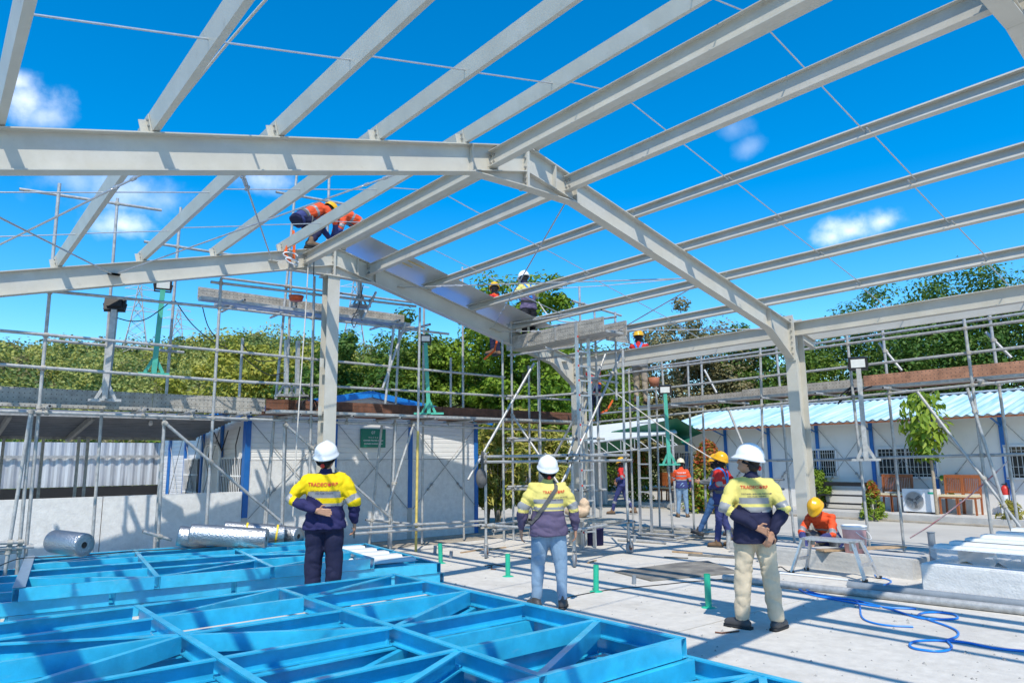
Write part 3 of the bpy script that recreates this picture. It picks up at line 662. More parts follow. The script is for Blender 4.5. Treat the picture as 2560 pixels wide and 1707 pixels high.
class Scaf:
    def __init__(s, root): s.r = root; s.t = []
    def tube(s, a, c, name='ledger', m='galv', r=TR):
        a = V3(a); c = V3(c); q = MB(); q.tube([a, c], r, 10)
        # the open pipe ends read dark
        for p, d in ((a, (a-c).normalized()), (c, (c-a).normalized())): q.lathe(p+d*.0006, [(r*.78, 0), (0, -.0)], 10, d, 1, False)
        s.t.append((a, c)); return q.build(name, [m, 'black'], s.r)
    def couplers(s, tol=.11):
        q = MB(); n = 0
        for i in range(len(s.t)):
            for j in range(i):
                a, c = s.t[i]; e, f = s.t[j]; u = c-a; v = f-e; w = a-e
                A, B, C_, D_, E_ = u.dot(u), u.dot(v), v.dot(v), u.dot(w), v.dot(w); dn = A*C_-B*B
                if dn < 1e-3*A*C_: continue
                sx = (B*E_-C_*D_)/dn; tx = (A*E_-B*D_)/dn
                if -.01 <= sx <= 1.01 and -.01 <= tx <= 1.01:
                    p = a+u*sx; k = e+v*tx
                    if (p-k).length < tol:
                        un = u.normalized(); vn = v.normalized()
                        q.tube([p-un*.028, p+un*.028], TR*1.5, 8); q.tube([k-vn*.028, k+vn*.028], TR*1.5, 8)
                        o = un.cross(vn).normalized(); q.tube([p+o*.03-un*.02, p+o*.075-un*.02], .011, 6); n += 1
        if n: _k(q.build('coupler_set', 'galv_dirty', s.r))
def plank(s, a, c, w, th, m, name='plank', up=(0, 0, 1)):
    q = MB(); a = V3(a); c = V3(c); q.bar(a, c, w, th, up)
    d = (c-a).normalized(); sd = V3(up).cross(d).normalized(); u = d.cross(sd)
    # folded ribs along the plank and end caps
    if w > th:
        for o in (-.3, 0, .3): q.bar(a+sd*(w*o)+u*(th/2+.002), c+sd*(w*o)+u*(th/2+.002), w*.12, .004, up)
    else:
        for o in (-.25, .25): q.bar(a+u*(th*o)-sd*(w/2+.002), c+u*(th*o)-sd*(w/2+.002), .004, th*.05, up)
    return q.build(name, m, s.r)
YF, YB = 12.0, 12.72
G = Scaf(thing('gable_scaffold', 'grey tube scaffolding with plank platform along the far gable end', 'scaffolding', (4.5, 12.3, 0)))
def gt(p, q, Y, name='standard', m='galv', ext=0):
    a = ay(*p, Y); c = ay(*q, Y)
    if ext: c = c+(c-a)*ext
    return G.tube(a, c, name, m)
def ground_to(p, q, Y): # post through two pixels, run down to the slab
    a = ay(*p, Y); c = ay(*q, Y); t = a.z/(a.z-c.z); return a, a+(c-a)*min(t, 3)
for p, q, Y in (((149, 459), (66, 1366), YF+.05), (ZL(228, 205), ZL(75, 1155), YF-.06), (ZL(236, 205), ZL(148, 1150), YF-.01), ((294, 496), (250, 1090), YB), ((452, 519), (416, 982), YB), ((553, 695), (517, 1298), YF), ((411, 1051), (395.5, 1342), YF),
                ((742, 434), (690, 994), YB+.05), ((728, 670), (715, 1060), YB), ((823, 440), (806, 1000), YB), ((786, 691), (774, 1190), YF), ((989, 1058), (976, 1375), YF), ((955, 1057), (923, 1363), YB), ((711.6, 1064), (705, 1301), YF), ((684.5, 1056), (666, 1301), YB),
                ((999, 816), (989, 1012), YB), ((1156, 668), (1158, 1009), YB), ((1256, 850), (1260, 1356), YF-.3), ((1345, 904), (1350, 1300), YB), ((1322, 914), (1325, 1280), YF), ((1060, 770), (1058, 1000), YB)):
    a, c = ground_to(p, q, Y); c.z = max(c.z, -.01); G.tube(a, c, 'standard')
a, c = ground_to((1050, 769), (1039.5, 1383), YF-.35); mid = a.lerp(c, .52); G.tube(a, mid, 'standard'); G.tube(mid, c, 'standard', 'pole_yellow')
for p, q in (((607, 845), (598, 992)), ((1127, 894), (1127, 1018))): gt(p, q, YB)
for p, q in ((Z5(1225, 610), Z5(1055, 1095)), ((985, 813), (963, 1009)), ((715, 1062), (975, 1292)), ((414, 1058), (701, 1302)), ((1034, 1061), (965, 1277)), ((905, 800), (940, 730))): gt(p, q, YF-.06, 'brace')
for p, q, Y in (((0, 826.5), (640, 884), YF), ((600, 880.6), (1262, 943), YF+.05), ((115, 850), (460, 880.6), YB), ((0, 911), (640, 956.7), YF), ((600, 953), (1440, 1000), YF+.05), ((-40, 1026), (640, 1048), YF), ((610, 1047), (1440, 1078), YF+.05),
                ((125, 728), (640, 777.5), YF), ((600, 774), (1122, 835), YF+.05), ((527, 705), (1040, 766), YF), ((554, 694.7), (1030, 756), YB), ((48, 473), (404, 526), YB), ((360, 604), (581, 638), YB), ((690, 480), (860, 510), YB), ((0, 1012), (1440, 1058), YB),
                ((914, 1299), (1050, 1311), YB), ((880, 1320), (1215, 1301), YF-.4), ((880, 1334), (1215, 1311), YF-.44), ((357, 1328), (429, 1349), YF-.1)): gt(p, q, Y, 'ledger')
for k, (p, q) in enumerate(((ZL(-60, 1178), ZL(180, 1165)), (ZL(-60, 1217), ZL(250, 1200)), (ZL(-60, 1248), ZL(140, 1236)))): gt(p, q, YF-.1+.03*k, 'ledger')
# transoms under the planks
ZP = 2.40
for x in (.6, 1.35, 2.6, 3.3, 4.15, 5.0, 6.0, 7.0, 7.8, 8.7, 9.5): G.tube((x, YF-.22, ZP+.06), (x, YB+.15, ZP+.06), 'transom')
for x0, x1, m in ((-1.2, 1.9, 'perf_galv'), (1.92, 4.55, 'perf_galv'), (4.57, 7.6, 'perf_rust'), (7.62, 12.5, 'perf_rust')):
    for k in range(2):
        if x1 > 4.6 or k: plank(G, (x0, YF+.05+k*.46, ZP+.11), (x1, YF+.05+k*.46, ZP+.11), .25 if x1 < 4.6 else .42, .045, 'galv' if k == 0 else m)
for (x0, x1, m) in ((-1.2, 2.85, 'perf_galv'), (2.86, 4.70, 'perf_galv'), (4.72, 8.5, 'perf_rust'), (8.52, 12.6, 'perf_rust')):
    plank(G, (x0, YB-.06, ZP+.265), (x1, YB-.06, ZP+.265), .03, .235, m, 'toe_board')
for k in range(1):
    a = ay(540, 752, YB+.05+.2*k); c = ay(1030, 800, YB+.05+.2*k); z = 4.42; a.z = c.z = z; plank(G, a, c, .24, .045, 'galv')
a = ay(500, 735, YF+.1); c = ay(1020, 795, YF+.1); a.z = c.z = 4.33; plank(G, a, c, .2, .05, 'galv')
a = ay(495, 728, YB+.3); c = ay(1010, 788, YB+.3); a.z = c.z = 4.63; plank(G, a, c, .03, .22, 'perf_galv', 'toe_board')
for x in (4.0, 4.9, 6.1, 7.0, 7.7): G.tube((x, YF-.1, 4.36), (x, YB+.38, 4.36), 'transom')
G.couplers()

XF, XB = 12.8, 13.55
H = Scaf(thing('side_scaffold', 'grey tube scaffolding with rusty toe boards along the right side', 'scaffolding', (13.2, 5, 0)))
def ht(p, q, X, name='standard', m='galv'): return H.tube(ax(*p, X), ax(*q, X), name, m)
def hpost(p, q, X):
    a = ax(*p, X); c = ax(*q, X); t = (a.z+.05)/(a.z-c.z); H.tube(a, a+(c-a)*t, 'standard')
for p, q, X in (((2114, 813), (2172, 1350), XF), ((2206, 823), (2258, 1350), XB), ((2407, 776), (2483, 1360), XF), ((2473, 782), (2552, 1365), XB), ((1940, 867), (1985, 1340), XB), ((1572, 921), (1580, 1200), XF), ((1653, 887), (1683, 1344), XF), ((1719, 901), (1730, 1180), XB), ((1753, 891), (1762, 1180), XB), ((1900, 860), (1908, 1150), XF), ((1640, 960), (1648, 1250), XB)): hpost(p, q, X)
for p, q, X in (((1484, 943), (2600, 796), XF), ((1560, 928), (2600, 778), XB), ((1484, 990), (2600, 862), XF+.05), ((1500, 1054), (2018, 1002), XF), ((1990, 1006), (2600, 946), XF), ((1500, 1034), (2600, 930), XB), ((1815, 1152), (2140, 1148), XF), ((2120, 1146), (2600, 1134), XF+.05), ((1800, 1200), (1960, 1198), XB), ((1808, 1226), (1960, 1222), XB)): ht(p, q, X, 'ledger')
for p, q, X in ((ZR(455, 270), ZR(1330, 1420), XF-.06), ((2418, 970), (2541, 1360), XF-.06), (Z7(820, 760), Z7(990, 965), XB+.06), (Z7(1610, 680), Z7(1800, 870), XB+.06), ((1820, 1020), (1885, 1180), XF), (Z6(1660, 960), Z6(1750, 1130), XB)): ht(p, q, X, 'brace')
for y in (2.6, 3.9, 5.3, 6.5, 7.6, 8.6, 9.8): H.tube((XF-.25, y, 2.79), (XB+.15, y, 2.79), 'transom')
for k in range(2): plank(H, (XF+.2+.27*k, 1.2, 2.845), (XF+.2+.27*k, 11.6, 2.845), .25, .045, 'galv' if k == 0 else 'perf_rust')
plank(H, (XB-.05, 6.05, 2.98), (XB-.05, 8.6, 2.98), .03, .2, 'perf_galv', 'toe_board'); plank(H, (XB-.05, 8.62, 2.96), (XB-.05, 10.5, 2.96), .03, .16, 'perf_galv', 'toe_board'); plank(H, (XB-.05, 1.0, 3.0), (XB-.05, 6.03, 3.0), .03, .25, 'perf_orange', 'toe_board')
H.couplers()

# mobile tower
T = Scaf(thing('scaffold_tower', 'mobile scaffold tower on caster wheels with raised steel platform', 'scaffold tower', (9.0, 9.5, 0)))
cs = [Vector((7.63, 9.99, 0)), Vector((8.0, 8.22, 0)), Vector((9.85, 8.74, 0)), Vector((9.5, 10.5, 0))]
for i, c in enumerate(cs):
    d = Vector((.75, .66, 0)).normalized() if i != 2 else Vector((1, .1, 0)); ax_ = Vector((-d.y, d.x, 0)); w = c+Vector((0, 0, .105))+d*.03
    q = MB(); q.lathe(w-ax_*.022, [(.045, 0), (.085, 0), (.105, .008), (.105, .036), (.085, .044), (.045, .044)], 20, ax_); wo2 = q.build('caster_wheel', 'black_tyre' if 'black_tyre' in MATS else 'pipe_grey', T.r)
    q = MB(); q.lathe(w-ax_*.026, [(0, 0), (.05, 0), (.05, .052), (0, .052)], 12, ax_, 0, False); q.build('hub', 'rust_plank', wo2)
    q = MB()
    for s in (-1, 1): q.bar(w+ax_*.035*s, c+Vector((0, 0, .26))+ax_*.03*s, .04, .008, ax_)
    q.tube([c+Vector((0, 0, .25)), c+Vector((0, 0, .34))], .03, 8); q.build('caster_fork', 'galv', wo2)
    T.tube(c+Vector((0, 0, .3)), c+Vector((0, 0, 1.78)), 'standard')
for i in range(4):
    a, c = cs[i], cs[(i+1) % 4]; u = (c-a).normalized()*.14
    for z in (.55, 1.62): T.tube(a-u+Vector((0, 0, z)), c+u+Vector((0, 0, z)), 'ledger')
    if i in (0, 1): T.tube(a-u+Vector((0, 0, 1.71)), c+u+Vector((0, 0, 1.71)), 'ledger')
T.tube(cs[0]+Vector((0, -.2, .47)), cs[3]+Vector((.3, 0, .47)), 'ledger'); T.tube(cs[1]+Vector((-.1, .1, .45)), cs[3]+Vector((.1, .1, .45)), 'ledger')
q1 = Vector((9.71, 11.77, 0)); q2 = Vector((10.1, 10.04, 0)); q3 = Vector((10.47, 9.99, 0)); q4 = cs[2]
tops = [ay(1274, 799, 11.77).z, ay(1448, 716, 10.04).z, ay(1482, 762, 9.99).z, ay(1546, 872, 8.74).z]
for c, z in zip((q1, q2, q3), tops): T.tube(c, Vector((c.x, c.y, z)), 'standard')
T.tube(Vector((q4.x+.03, q4.y+.06, 1.4)), Vector((q4.x+.1, q4.y+.06, tops[3])), 'standard')
PXX = 9.75
def tx(p, q, X=PXX, name='ledger', m='galv'): return T.tube(ax(*p, X), ax(*q, X), name, m)
tx((1270, 889), (1440, 866)); tx((1328, 899), (1560, 874), 10.35); tx((1281, 808), (1503, 774)); tx((1345, 820), (1540, 792), 10.35)
for p, q in (((1431, 752), (1553, 789)), ((1432, 840), (1484, 853)), ((1437, 938), (1545, 957)), ((1362, 868), (1380, 875))):
    a = ay(*p, 9.95); c = ay(*q, 9.95); T.tube(a, c, 'transom')
T.tube(ay(1538, 780, 9.6), ay(1541, 1000, 9.6), 'standard')
for p, q, Y in (((1553, 884), (1413, 1195), 9.7), ((1335, 908), (1170, 1199), 10.6), ((1514, 884), (1416, 1150), 10.2), ((1443, 1130), (1400, 1215), 9.6)): T.tube(ay(*p, Y), ay(*q, Y), 'brace')
a = ax(1269, 870, PXX); c = ax(1512, 836, PXX); z0 = (a.z+c.z)/2
zt = [ax(1269, 842, PXX).z-.0, z0]
for k in range(2): plank(T, (PXX+.14+.27*k, a.y, z0+.02), (PXX+.14+.27*k, c.y, z0+.02), .25, .045, 'galv')
pl_ = plank(T, (PXX-.02, a.y, z0+.14), (PXX-.02, c.y, z0+.14), .03, .29, 'perf_galv', 'toe_board'); plank(T, (PXX+.62, a.y, z0+.14), (PXX+.62, c.y, z0+.14), .03, .29, 'perf_galv', 'toe_board')
for t_ in (.25, .55):
    p = Vector((PXX-.045, a.y+(c.y-a.y)*t_, z0+.12)); q = MB(); q.box(p, (.012, .04, .22)); q.build('toe_board_rib', 'galv', T.r)
a2 = ay(1512, 840, 9.55); c2 = ay(1556, 846, 9.55); plank(T, (a2.x-.0, 9.5, a2.z+.02), (c2.x+.15, 9.5, a2.z+.02), .03, .22, 'perf_galv', 'toe_board')
plank(T, (9.45, 8.55, .60), (9.2, 10.55, .60), .24, .04, 'galv_dirty'); plank(T, (9.18, 8.5, .60), (8.93, 10.5, .60), .24, .04, 'galv_dirty')
for z in (1.05, 2.05, 2.95):
    for u_, v_ in ((q1, q2), (q2, q3)): T.tube(Vector((u_.x, u_.y, z))-(v_-u_).normalized()*.15, Vector((v_.x, v_.y, z))+(v_-u_).normalized()*.15, 'ledger')
q5 = Vector((10.35, 11.6, 0)); T.tube(q5, q5+Vector((0, 0, 4.3)), 'standard')
for z in (1.1, 2.1, 3.0): T.tube(Vector((q1.x-.15, q1.y, z)), Vector((q5.x+.15, q5.y, z)), 'ledger')
T.tube(Vector((10.1, 10.04, .4)), Vector((9.71, 11.77, 2.6)), 'brace'); T.tube(Vector((10.4, 9.99, 3.2)), Vector((10.35, 11.6, 1.2)), 'brace')
T.couplers(.14)
def ladder(name, label, p1, p2, w, n, stick=False):
    p1 = V3(p1); p2 = V3(p2); w = V3(w); t = thing(name, label, 'ladder', p2)
    for o in (Vector((0, 0, 0)), w):
        q = MB(); q.bar(p1+o, p2+o, .028, .075, w.cross(p1-p2)); q.build('side_rail', 'alu', t)
    q = MB()
    for i in range(1, n): f = i/n; a = p1.lerp(p2, f); q = MB(); q.bar(a+w*.02, a+w*.98, .035, .03); q.build('rung', 'alu', t)
    if stick:
        nrm = (p1-p2).cross(w).normalized(); nrm = nrm if nrm.dot(CAMP-p1) > 0 else -nrm
        for i in range(1, n, 1): a = p1.lerp(p2, i/n); q = MB(); q.box(a+nrm*.039, (.035, .035, .004), axes=(w.normalized(), (p1-p2).normalized(), nrm)); q.build('sticker', 'red', t)
    return t
a = ay(1440, 806, 9.75); c = ay(1456, 1330, 9.75); c2 = Vector((c.x, c.y, .3)); ladder('ladder', 'tall aluminium ladder with red stickers standing in the scaffold tower', a, a.lerp(c, (a.z-.02)/(a.z-c.z)), (.30, -.02, 0), 15, True)
a = ax(1594, 990, 12.55); c = ax(1601, 1318, 12.55); ladder('ladder', 'aluminium ladder leaning on the right scaffold near the orange shirted man', a, a.lerp(c, (a.z-.0)/(a.z-c.z)), (.05, -.28, 0), 10, False)

# ------------------------------------------------------------------ flood lights
def flood(label, base, ht_, col, dirv, w=.24, rz=0, lit=False, cross=.45, wid=.11, lean=(0, 0)):
    base = V3(base); t = thing('flood_light', label, 'flood light', base)
    topz = base+Vector((lean[0], lean[1], ht_)); d = V3(dirv).normalized(); sd = d.cross(Vector((0, 0, 1))).normalized()
    q = MB(); q.bar(base+Vector((0, 0, .04)), topz, wid, wid*.7, sd); q.build('post', col, t)
    q = MB(); q.bar(base-sd*cross*.5+Vector((0, 0, .02)), base+sd*cross*.5+Vector((0, 0, .02)), .07, .04); q.bar(base-d*cross*.4+Vector((0, 0, .021)), base+d*cross*.4+Vector((0, 0, .021)), .07, .035)
    for s in (-1, 1): q.bar(base+sd*s*.13+Vector((0, 0, .04)), base+Vector((0, 0, .30)), .05, .03, d)
    q.build('base', col, t)
    c = topz+Vector((0, 0, .10)); U = sd.cross(d).normalized(); tilt = Matrix.Rotation(-.22, 3, sd); d2 = tilt@d; U = tilt@U
    if U.z < 0: U = -U
    q = MB(); q.box(c, (w, .06, w*.72), axes=(sd, d2, U)); q.box(c-d2*.045, (w*.7, .04, w*.45), axes=(sd, d2, U)); ho = q.build('housing', 'black_plastic', t)
    q = MB(); q.box(c+d2*.032, (w*.74, .006, w*.47), axes=(sd, d2, U)); q.build('lens', 'lamp_lens', ho)
    q = MB(); q.bar(topz+sd*w*.45+Vector((0, 0, -.02)), c+sd*w*.53, .02, .03, d); q.bar(topz-sd*w*.45+Vector((0, 0, -.02)), c-sd*w*.53, .02, .03, d); q.bar(topz-sd*w*.5-Vector((0, 0, .02)), topz+sd*w*.5-Vector((0, 0, .02)), .03, .02); q.build('yoke', 'black_plastic', t)
    return t
mat('lamp_lens', (.80, .82, .80), .25, 0, .05, 8)
tocam = lambda p: Vector((-p[0], -p[1], 0))
def fl_px(label, pb, pt_, fn, P, col, dirv, **k):
    a = fn(*pb, P); c = fn(*pt_, P); h = c.z-a.z; return flood(label, a, h, col, dirv if dirv else tocam(a), lean=(c.x-a.x, c.y-a.y), **k)
fl_px('flood light on turquoise wooden post beside the right scaffold, above the orange shirted man', (1674, 1163), (1663, 985), ax, 12.5, 'green_paint', None, w=.27)
fl_px('flood light on grey steel post in front of the long building', (2166, 1152), (2146, 922), ax, 12.45, 'galv', None, w=.30)
fl_px('flood light on turquoise post standing on the rusty gable planks', (1072, 1036), (1064, 858), ay, YF+.25, 'green_paint', None, w=.22, cross=.6)
fl_px('flood light seen from behind on grey post, leftmost on the gable scaffold', (263, 1004), (287, 775), ay, YF+.2, 'galv', (.4, .9, 0), w=.30)
fl_px('flood light on turquoise post under the far left rafter', (384, 938), (407, 726), ay, YF+.35, 'green_paint', (-.2, -1, 0), w=.26)
for lab, pb, pt_ in (('bare grey lamp post left of the steel column, left of the pair', (715, 992), (716, 850)), ('bare grey lamp post left of the steel column, right of the pair', (742, 992), (745, 852)), ('bare grey lamp post on the upper gable planks', (900, 768), (899, 690))):
    a = ay(*pb, YF+.35); c = ay(*pt_, YF+.35); t = thing('lamp_post', lab, 'post', a)
    q = MB(); q.prism(a, c, csec(.09, .05, .01, .004, 1), (0, 1, 0)); q.build('post', 'galv', t)
    q = MB(); q.box(a+Vector((0, 0, .02)), (.34, .25, .04)); [q.bar(a+Vector((s*.14, 0, .04)), a+Vector((0, 0, .3)), .03, .03) for s in (-1, 1)]; q.build('base', 'galv_dark', t)
# ------------------------------------------------------------------ vegetation
def leaf_mesh(name, P, Nn, size, mname, parent=None, aspect=.5, droop=0, kind=None, curl=True):
    # P: leaf centres, Nn: facing, size: array ; every leaf a small folded blade of two triangles pairs
    P = np.asarray(P, float); n = len(P); size = np.broadcast_to(size, (n,)).reshape(n, 1)
    Nn = Nn/np.maximum(np.linalg.norm(Nn, axis=1, keepdims=True), 1e-6)
    t = rng.normal(size=(n, 3)); t[:, 2] -= droop; t -= Nn*np.sum(t*Nn, 1, keepdims=True); t /= np.maximum(np.linalg.norm(t, axis=1, keepdims=True), 1e-6)
    s = np.cross(Nn, t)
    a = P-t*size*.5; c = P+t*size*.5; m = P-t*size*.04
    up = Nn*size*.12
    l = m+s*size*aspect*.5+up; r = m-s*size*aspect*.5+up
    vs = np.stack([a, l, c, r], 1).reshape(-1, 3)
    if parent: vs = vs-np.array(root_loc(parent))
    idx = np.arange(n)*4
    me = bpy.data.meshes.new(name); me.vertices.add(n*4); me.vertices.foreach_set('co', vs.ravel())
    me.loops.add(n*6); me.polygons.add(n*2)
    li = np.stack([idx, idx+1, idx+2, idx, idx+2, idx+3], 1).ravel()
    me.loops.foreach_set('vertex_index', li.astype(np.int32)); me.polygons.foreach_set('loop_start', np.arange(0, n*6, 3, dtype=np.int32)); me.polygons.foreach_set('loop_total', np.full(n*2, 3, np.int32))
    me.materials.append(MATS[mname]); me.update(calc_edges=True)
    o = bpy.data.objects.new(name, me); COL.objects.link(o)
    if parent: o.parent = parent
    if kind: o['kind'] = kind
    return o
def clumps(c, rad, ncl, per, clr, seed, squash=.75, hollow=.35, lump=.25):
    r = np.random.default_rng(seed); c = np.array(c, float); rad = np.array(rad, float)
    d = r.normal(size=(ncl, 3)); d /= np.linalg.norm(d, axis=1, keepdims=True)
    rr_ = (hollow+(1-hollow)*r.random((ncl, 1))**.55); bump = 1+lump*np.sin(d[:, :1]*5+seed)*np.cos(d[:, 1:2]*4+seed*2)
    cc = c+d*rr_*rad*bump
    cr = clr*(.6+.8*r.random((ncl, 1, 1)))
    k = r.normal(size=(ncl, per, 3)); k /= np.linalg.norm(k, axis=2, keepdims=True)
    q = k*cr*(.45+.6*r.random((ncl, per, 1))); q[:, :, 2] *= squash
    P = (cc[:, None, :]+q).reshape(-1, 3)
    Nn = (k+np.array([0, 0, .7])+.5*r.normal(size=(ncl, per, 3))).reshape(-1, 3)
    return P, Nn, cc
def tree(name, label, base, top_z, rad, mname, ncl, per, clr, leaf, seed, group='trees behind the site', trunk_r=.16, bark='bark', crown_low=.25, cc=None):
    base = V3(base); t = thing(name, label, 'tree', base, group)
    H_ = top_z-base.z; cz = base.z+H_*(crown_low+(1-crown_low)/2); rz = H_*(1-crown_low)/2
    c = Vector((base.x, base.y, cz))
    P, Nn, cs_ = clumps(c, (rad, rad, rz), ncl, per, clr, seed)
    leaf_mesh('crown', P, Nn, leaf*(.6+.8*rng.random(len(P))), mname, t)
    q = MB(); q.tube([base, base+Vector((.1, .05, H_*.3)), base+Vector((0, .1, H_*.6)), c+Vector((0, 0, rz*.4))], [trunk_r, trunk_r*.8, trunk_r*.5, trunk_r*.2], 8)
    rr = random.Random(seed)
    for i in range(9):
        s = base+Vector((.03, .06, H_*rr.uniform(.3, .6))); e = Vector(cs_[rr.randrange(len(cs_))]); m = s.lerp(e, .5)+Vector((0, 0, .1*H_*rr.uniform(-.2, .5)))
        q.tube([s, m, e], [trunk_r*.4, trunk_r*.25, trunk_r*.08], 6)
    q.build('trunk', bark, t); return t
# hills: ridge profile in the photograph, distance from its usual size
RID = [(-900, 900), (-300, 885), (0, 866), (140, 862), (230, 855), (360, 858), (480, 850), (560, 842), (660, 832), (760, 838), (900, 850), (1050, 880), (1250, 930), (1500, 960), (1700, 960), (2400, 960), (2700, 960), (3300, 960)]
def ridge_py(px):
    for (x0, y0), (x1, y1) in zip(RID, RID[1:]):
        if x0 <= px <= x1: return y0+(y1-y0)*(px-x0)/(x1-x0)
    return 870
hv = []; NA, ND = 150, 26
def hill_pt(px, s):
    d0 = 48; d1 = 210+25*math.sin(px*.004); d = d0+(d1*1.5-d0)*s; P1 = ad(px, ridge_py(px)+62, d1); zr = max(P1.z, 4)
    u = min(1, (d-d0)/(d1-d0)); z = -.05+(zr+.05)*(u*u*(3-2*u)*.55+.45*u) if d <= d1 else zr*(1-.25*(d-d1)/(d1*.5))
    g = ad(px, 900, d); z += 2.2*math.sin(g.x*.055+1)*math.cos(g.y*.047)*u*(1-.6*u)+.7*math.sin(g.x*.21+1)*math.cos(g.y*.17)*u*(1-u)
    return Vector((g.x, g.y, z if s > 0 else -.06))
for i in range(NA+1):
    px = -900+4200*i/NA
    for j in range(ND+1): hv.append(hill_pt(px, j/ND))
b = MB(); n = ND+1; b.add(hv, [(i*n+j, (i+1)*n+j, (i+1)*n+j+1, i*n+j+1) for i in range(NA) for j in range(ND)], 0, True)
mat('hill_soil', (.30, .26, .11), .95, 0, .4, .12, .4, 1.5, col2=(.17, .18, .06)); struct(b.build('hill', 'hill_soil'))
r2 = random.Random(11); GR = {m: ([], [], []) for m in ('leaf_hill', 'leaf_hill_dark', 'leaf_hill_yellow', 'leaf_dry')}
for k in range(3000):
    px = r2.uniform(-400, 1150) if k % 9 else r2.uniform(1150, 2900); s = r2.uniform(.03, .66)**.9; h = hill_pt(px, s); dist = math.hypot(h.x, h.y)
    fld = math.sin(h.x*.07+2)*math.cos(h.y*.06)+.6*math.sin(h.x*.19+h.y*.13)
    if fld < -.95 and r2.random() < .8: continue
    R0 = r2.choice((.6, .8, 1.1, 1.5, 2.3))*r2.uniform(.8, 1.25)*(.8+dist/150); nl = int(70*max(1, R0)**1.15)
    p, nn, _ = clumps((h.x, h.y, h.z+R0*.45), (R0, R0, R0*.8), 9, nl//9, R0*.5, k, .8, .2)
    v = fld+r2.gauss(0, .8); tgt = GR['leaf_hill_yellow' if v > .75 else 'leaf_hill' if v > -.15 else 'leaf_hill_dark' if v > -1.1 else 'leaf_dry']
    tgt[0].append(p); tgt[1].append(nn); tgt[2].append(np.full(len(p), .20+dist*.0028))
for m_, lab in (('leaf_hill', 'olive green scrub bushes covering the hillside'), ('leaf_hill_dark', 'dark green scrub bushes on the hillside'), ('leaf_hill_yellow', 'yellow green scrub bushes on the hillside'), ('leaf_dry', 'dry brownish bushes scattered over the hillside')):
    P_, N_, S_ = GR[m_]; o = leaf_mesh('hillside_bushes', np.concatenate(P_), np.concatenate(N_), np.concatenate(S_), m_, aspect=.8, kind='stuff'); tag(o, lab, 'bushes')
# trees: pixel column, distance, top pixel, crown radius
TL = [('yellow_bamboo', 'yellow green bamboo-like tree left of the steel column', 600, 36, 862, 3.4, 'leaf_yellow', .05, 80),
      ('yellow_bamboo', 'yellow green bamboo-like tree directly behind the steel column', 735, 34, 850, 3.0, 'leaf_yellow', .05, 80),
      ('leafy_tree', 'green tree right of the steel column behind the office roof', 890, 30, 842, 2.8, 'leaf_dark', .1, 95),
      ('leafy_tree', 'dense green tree behind the right half of the office', 1030, 31, 825, 3.2, 'leaf_green', .08, 110),
      ('leafy_tree', 'bright green tree under the far rafter', 1170, 31, 800, 3.0, 'leaf_bright', .1, 110),
      ('leafy_tree', 'tall bright green tree behind the white helmeted man on the platform', 1310, 28, 692, 2.3, 'leaf_bright', .1, 120),
      ('leafy_tree', 'green tree behind the scaffold tower', 1425, 33, 835, 3.0, 'leaf_green', .05, 100),
      ('leafy_tree', 'dull olive tree between tower and column, left one', 1560, 40, 880, 3.6, 'leaf_dry', .08, 95),
      ('leafy_tree', 'brownish topped tree left of the right steel column', 1690, 40, 772, 3.3, 'leaf_dry', .08, 100),
      ('leafy_tree', 'olive tree left of the right steel column, lower one', 1800, 41, 838, 3.4, 'leaf_dry', .05, 95),
      ('leafy_tree', 'thin topped tree right behind the right steel column', 1935, 40, 790, 3.0, 'leaf_dark', .08, 95),
      ('leafy_tree', 'green tree right of the right steel column', 2070, 40, 822, 3.3, 'leaf_green', .05, 95),
      ('leafy_tree', 'big rounded dark green tree on the right, left half of the crown', 2235, 40, 715, 3.9, 'leaf_dark', .1, 120),
      ('leafy_tree', 'biggest dark green tree rising behind the blue roof', 2400, 41, 655, 4.6, 'leaf_dark', .1, 130),
      ('leafy_tree', 'dark green tree at the right edge of the photo', 2570, 42, 700, 3.6, 'leaf_dark', .1, 100)]
for i, (nm, lab, px, d, ty, rad, lm, cl, ncl) in enumerate(TL):
    P1 = ad(px, ty, d); base = Vector((P1.x, P1.y, -.1)); tree(nm, lab, base, P1.z, rad, lm, ncl, 190, rad*.24, .20 if 'bamboo' not in nm else .26, 40+i, crown_low=cl)
# undergrowth hedge mass directly behind the compound
P_, N_ = [], []
for k in range(150):
    px = -150+k*19; d = (31 if px < 1330 else 39)+4*r2.random(); g = ad(px, 1000, d); R0 = r2.uniform(1.2, 1.9)
    p, nn, _ = clumps((g.x, g.y, r2.uniform(.4, 1.7)), (R0, R0, R0*1.1), 14, 16, R0*.45, 900+k, .8, .2); P_.append(p); N_.append(nn)
P_ = np.concatenate(P_); o = leaf_mesh('undergrowth', P_, np.concatenate(N_), .27*(.6+.8*rng.random(len(P_))), 'leaf_green', kind='stuff'); tag(o, 'tangled green undergrowth behind the compound', 'undergrowth')

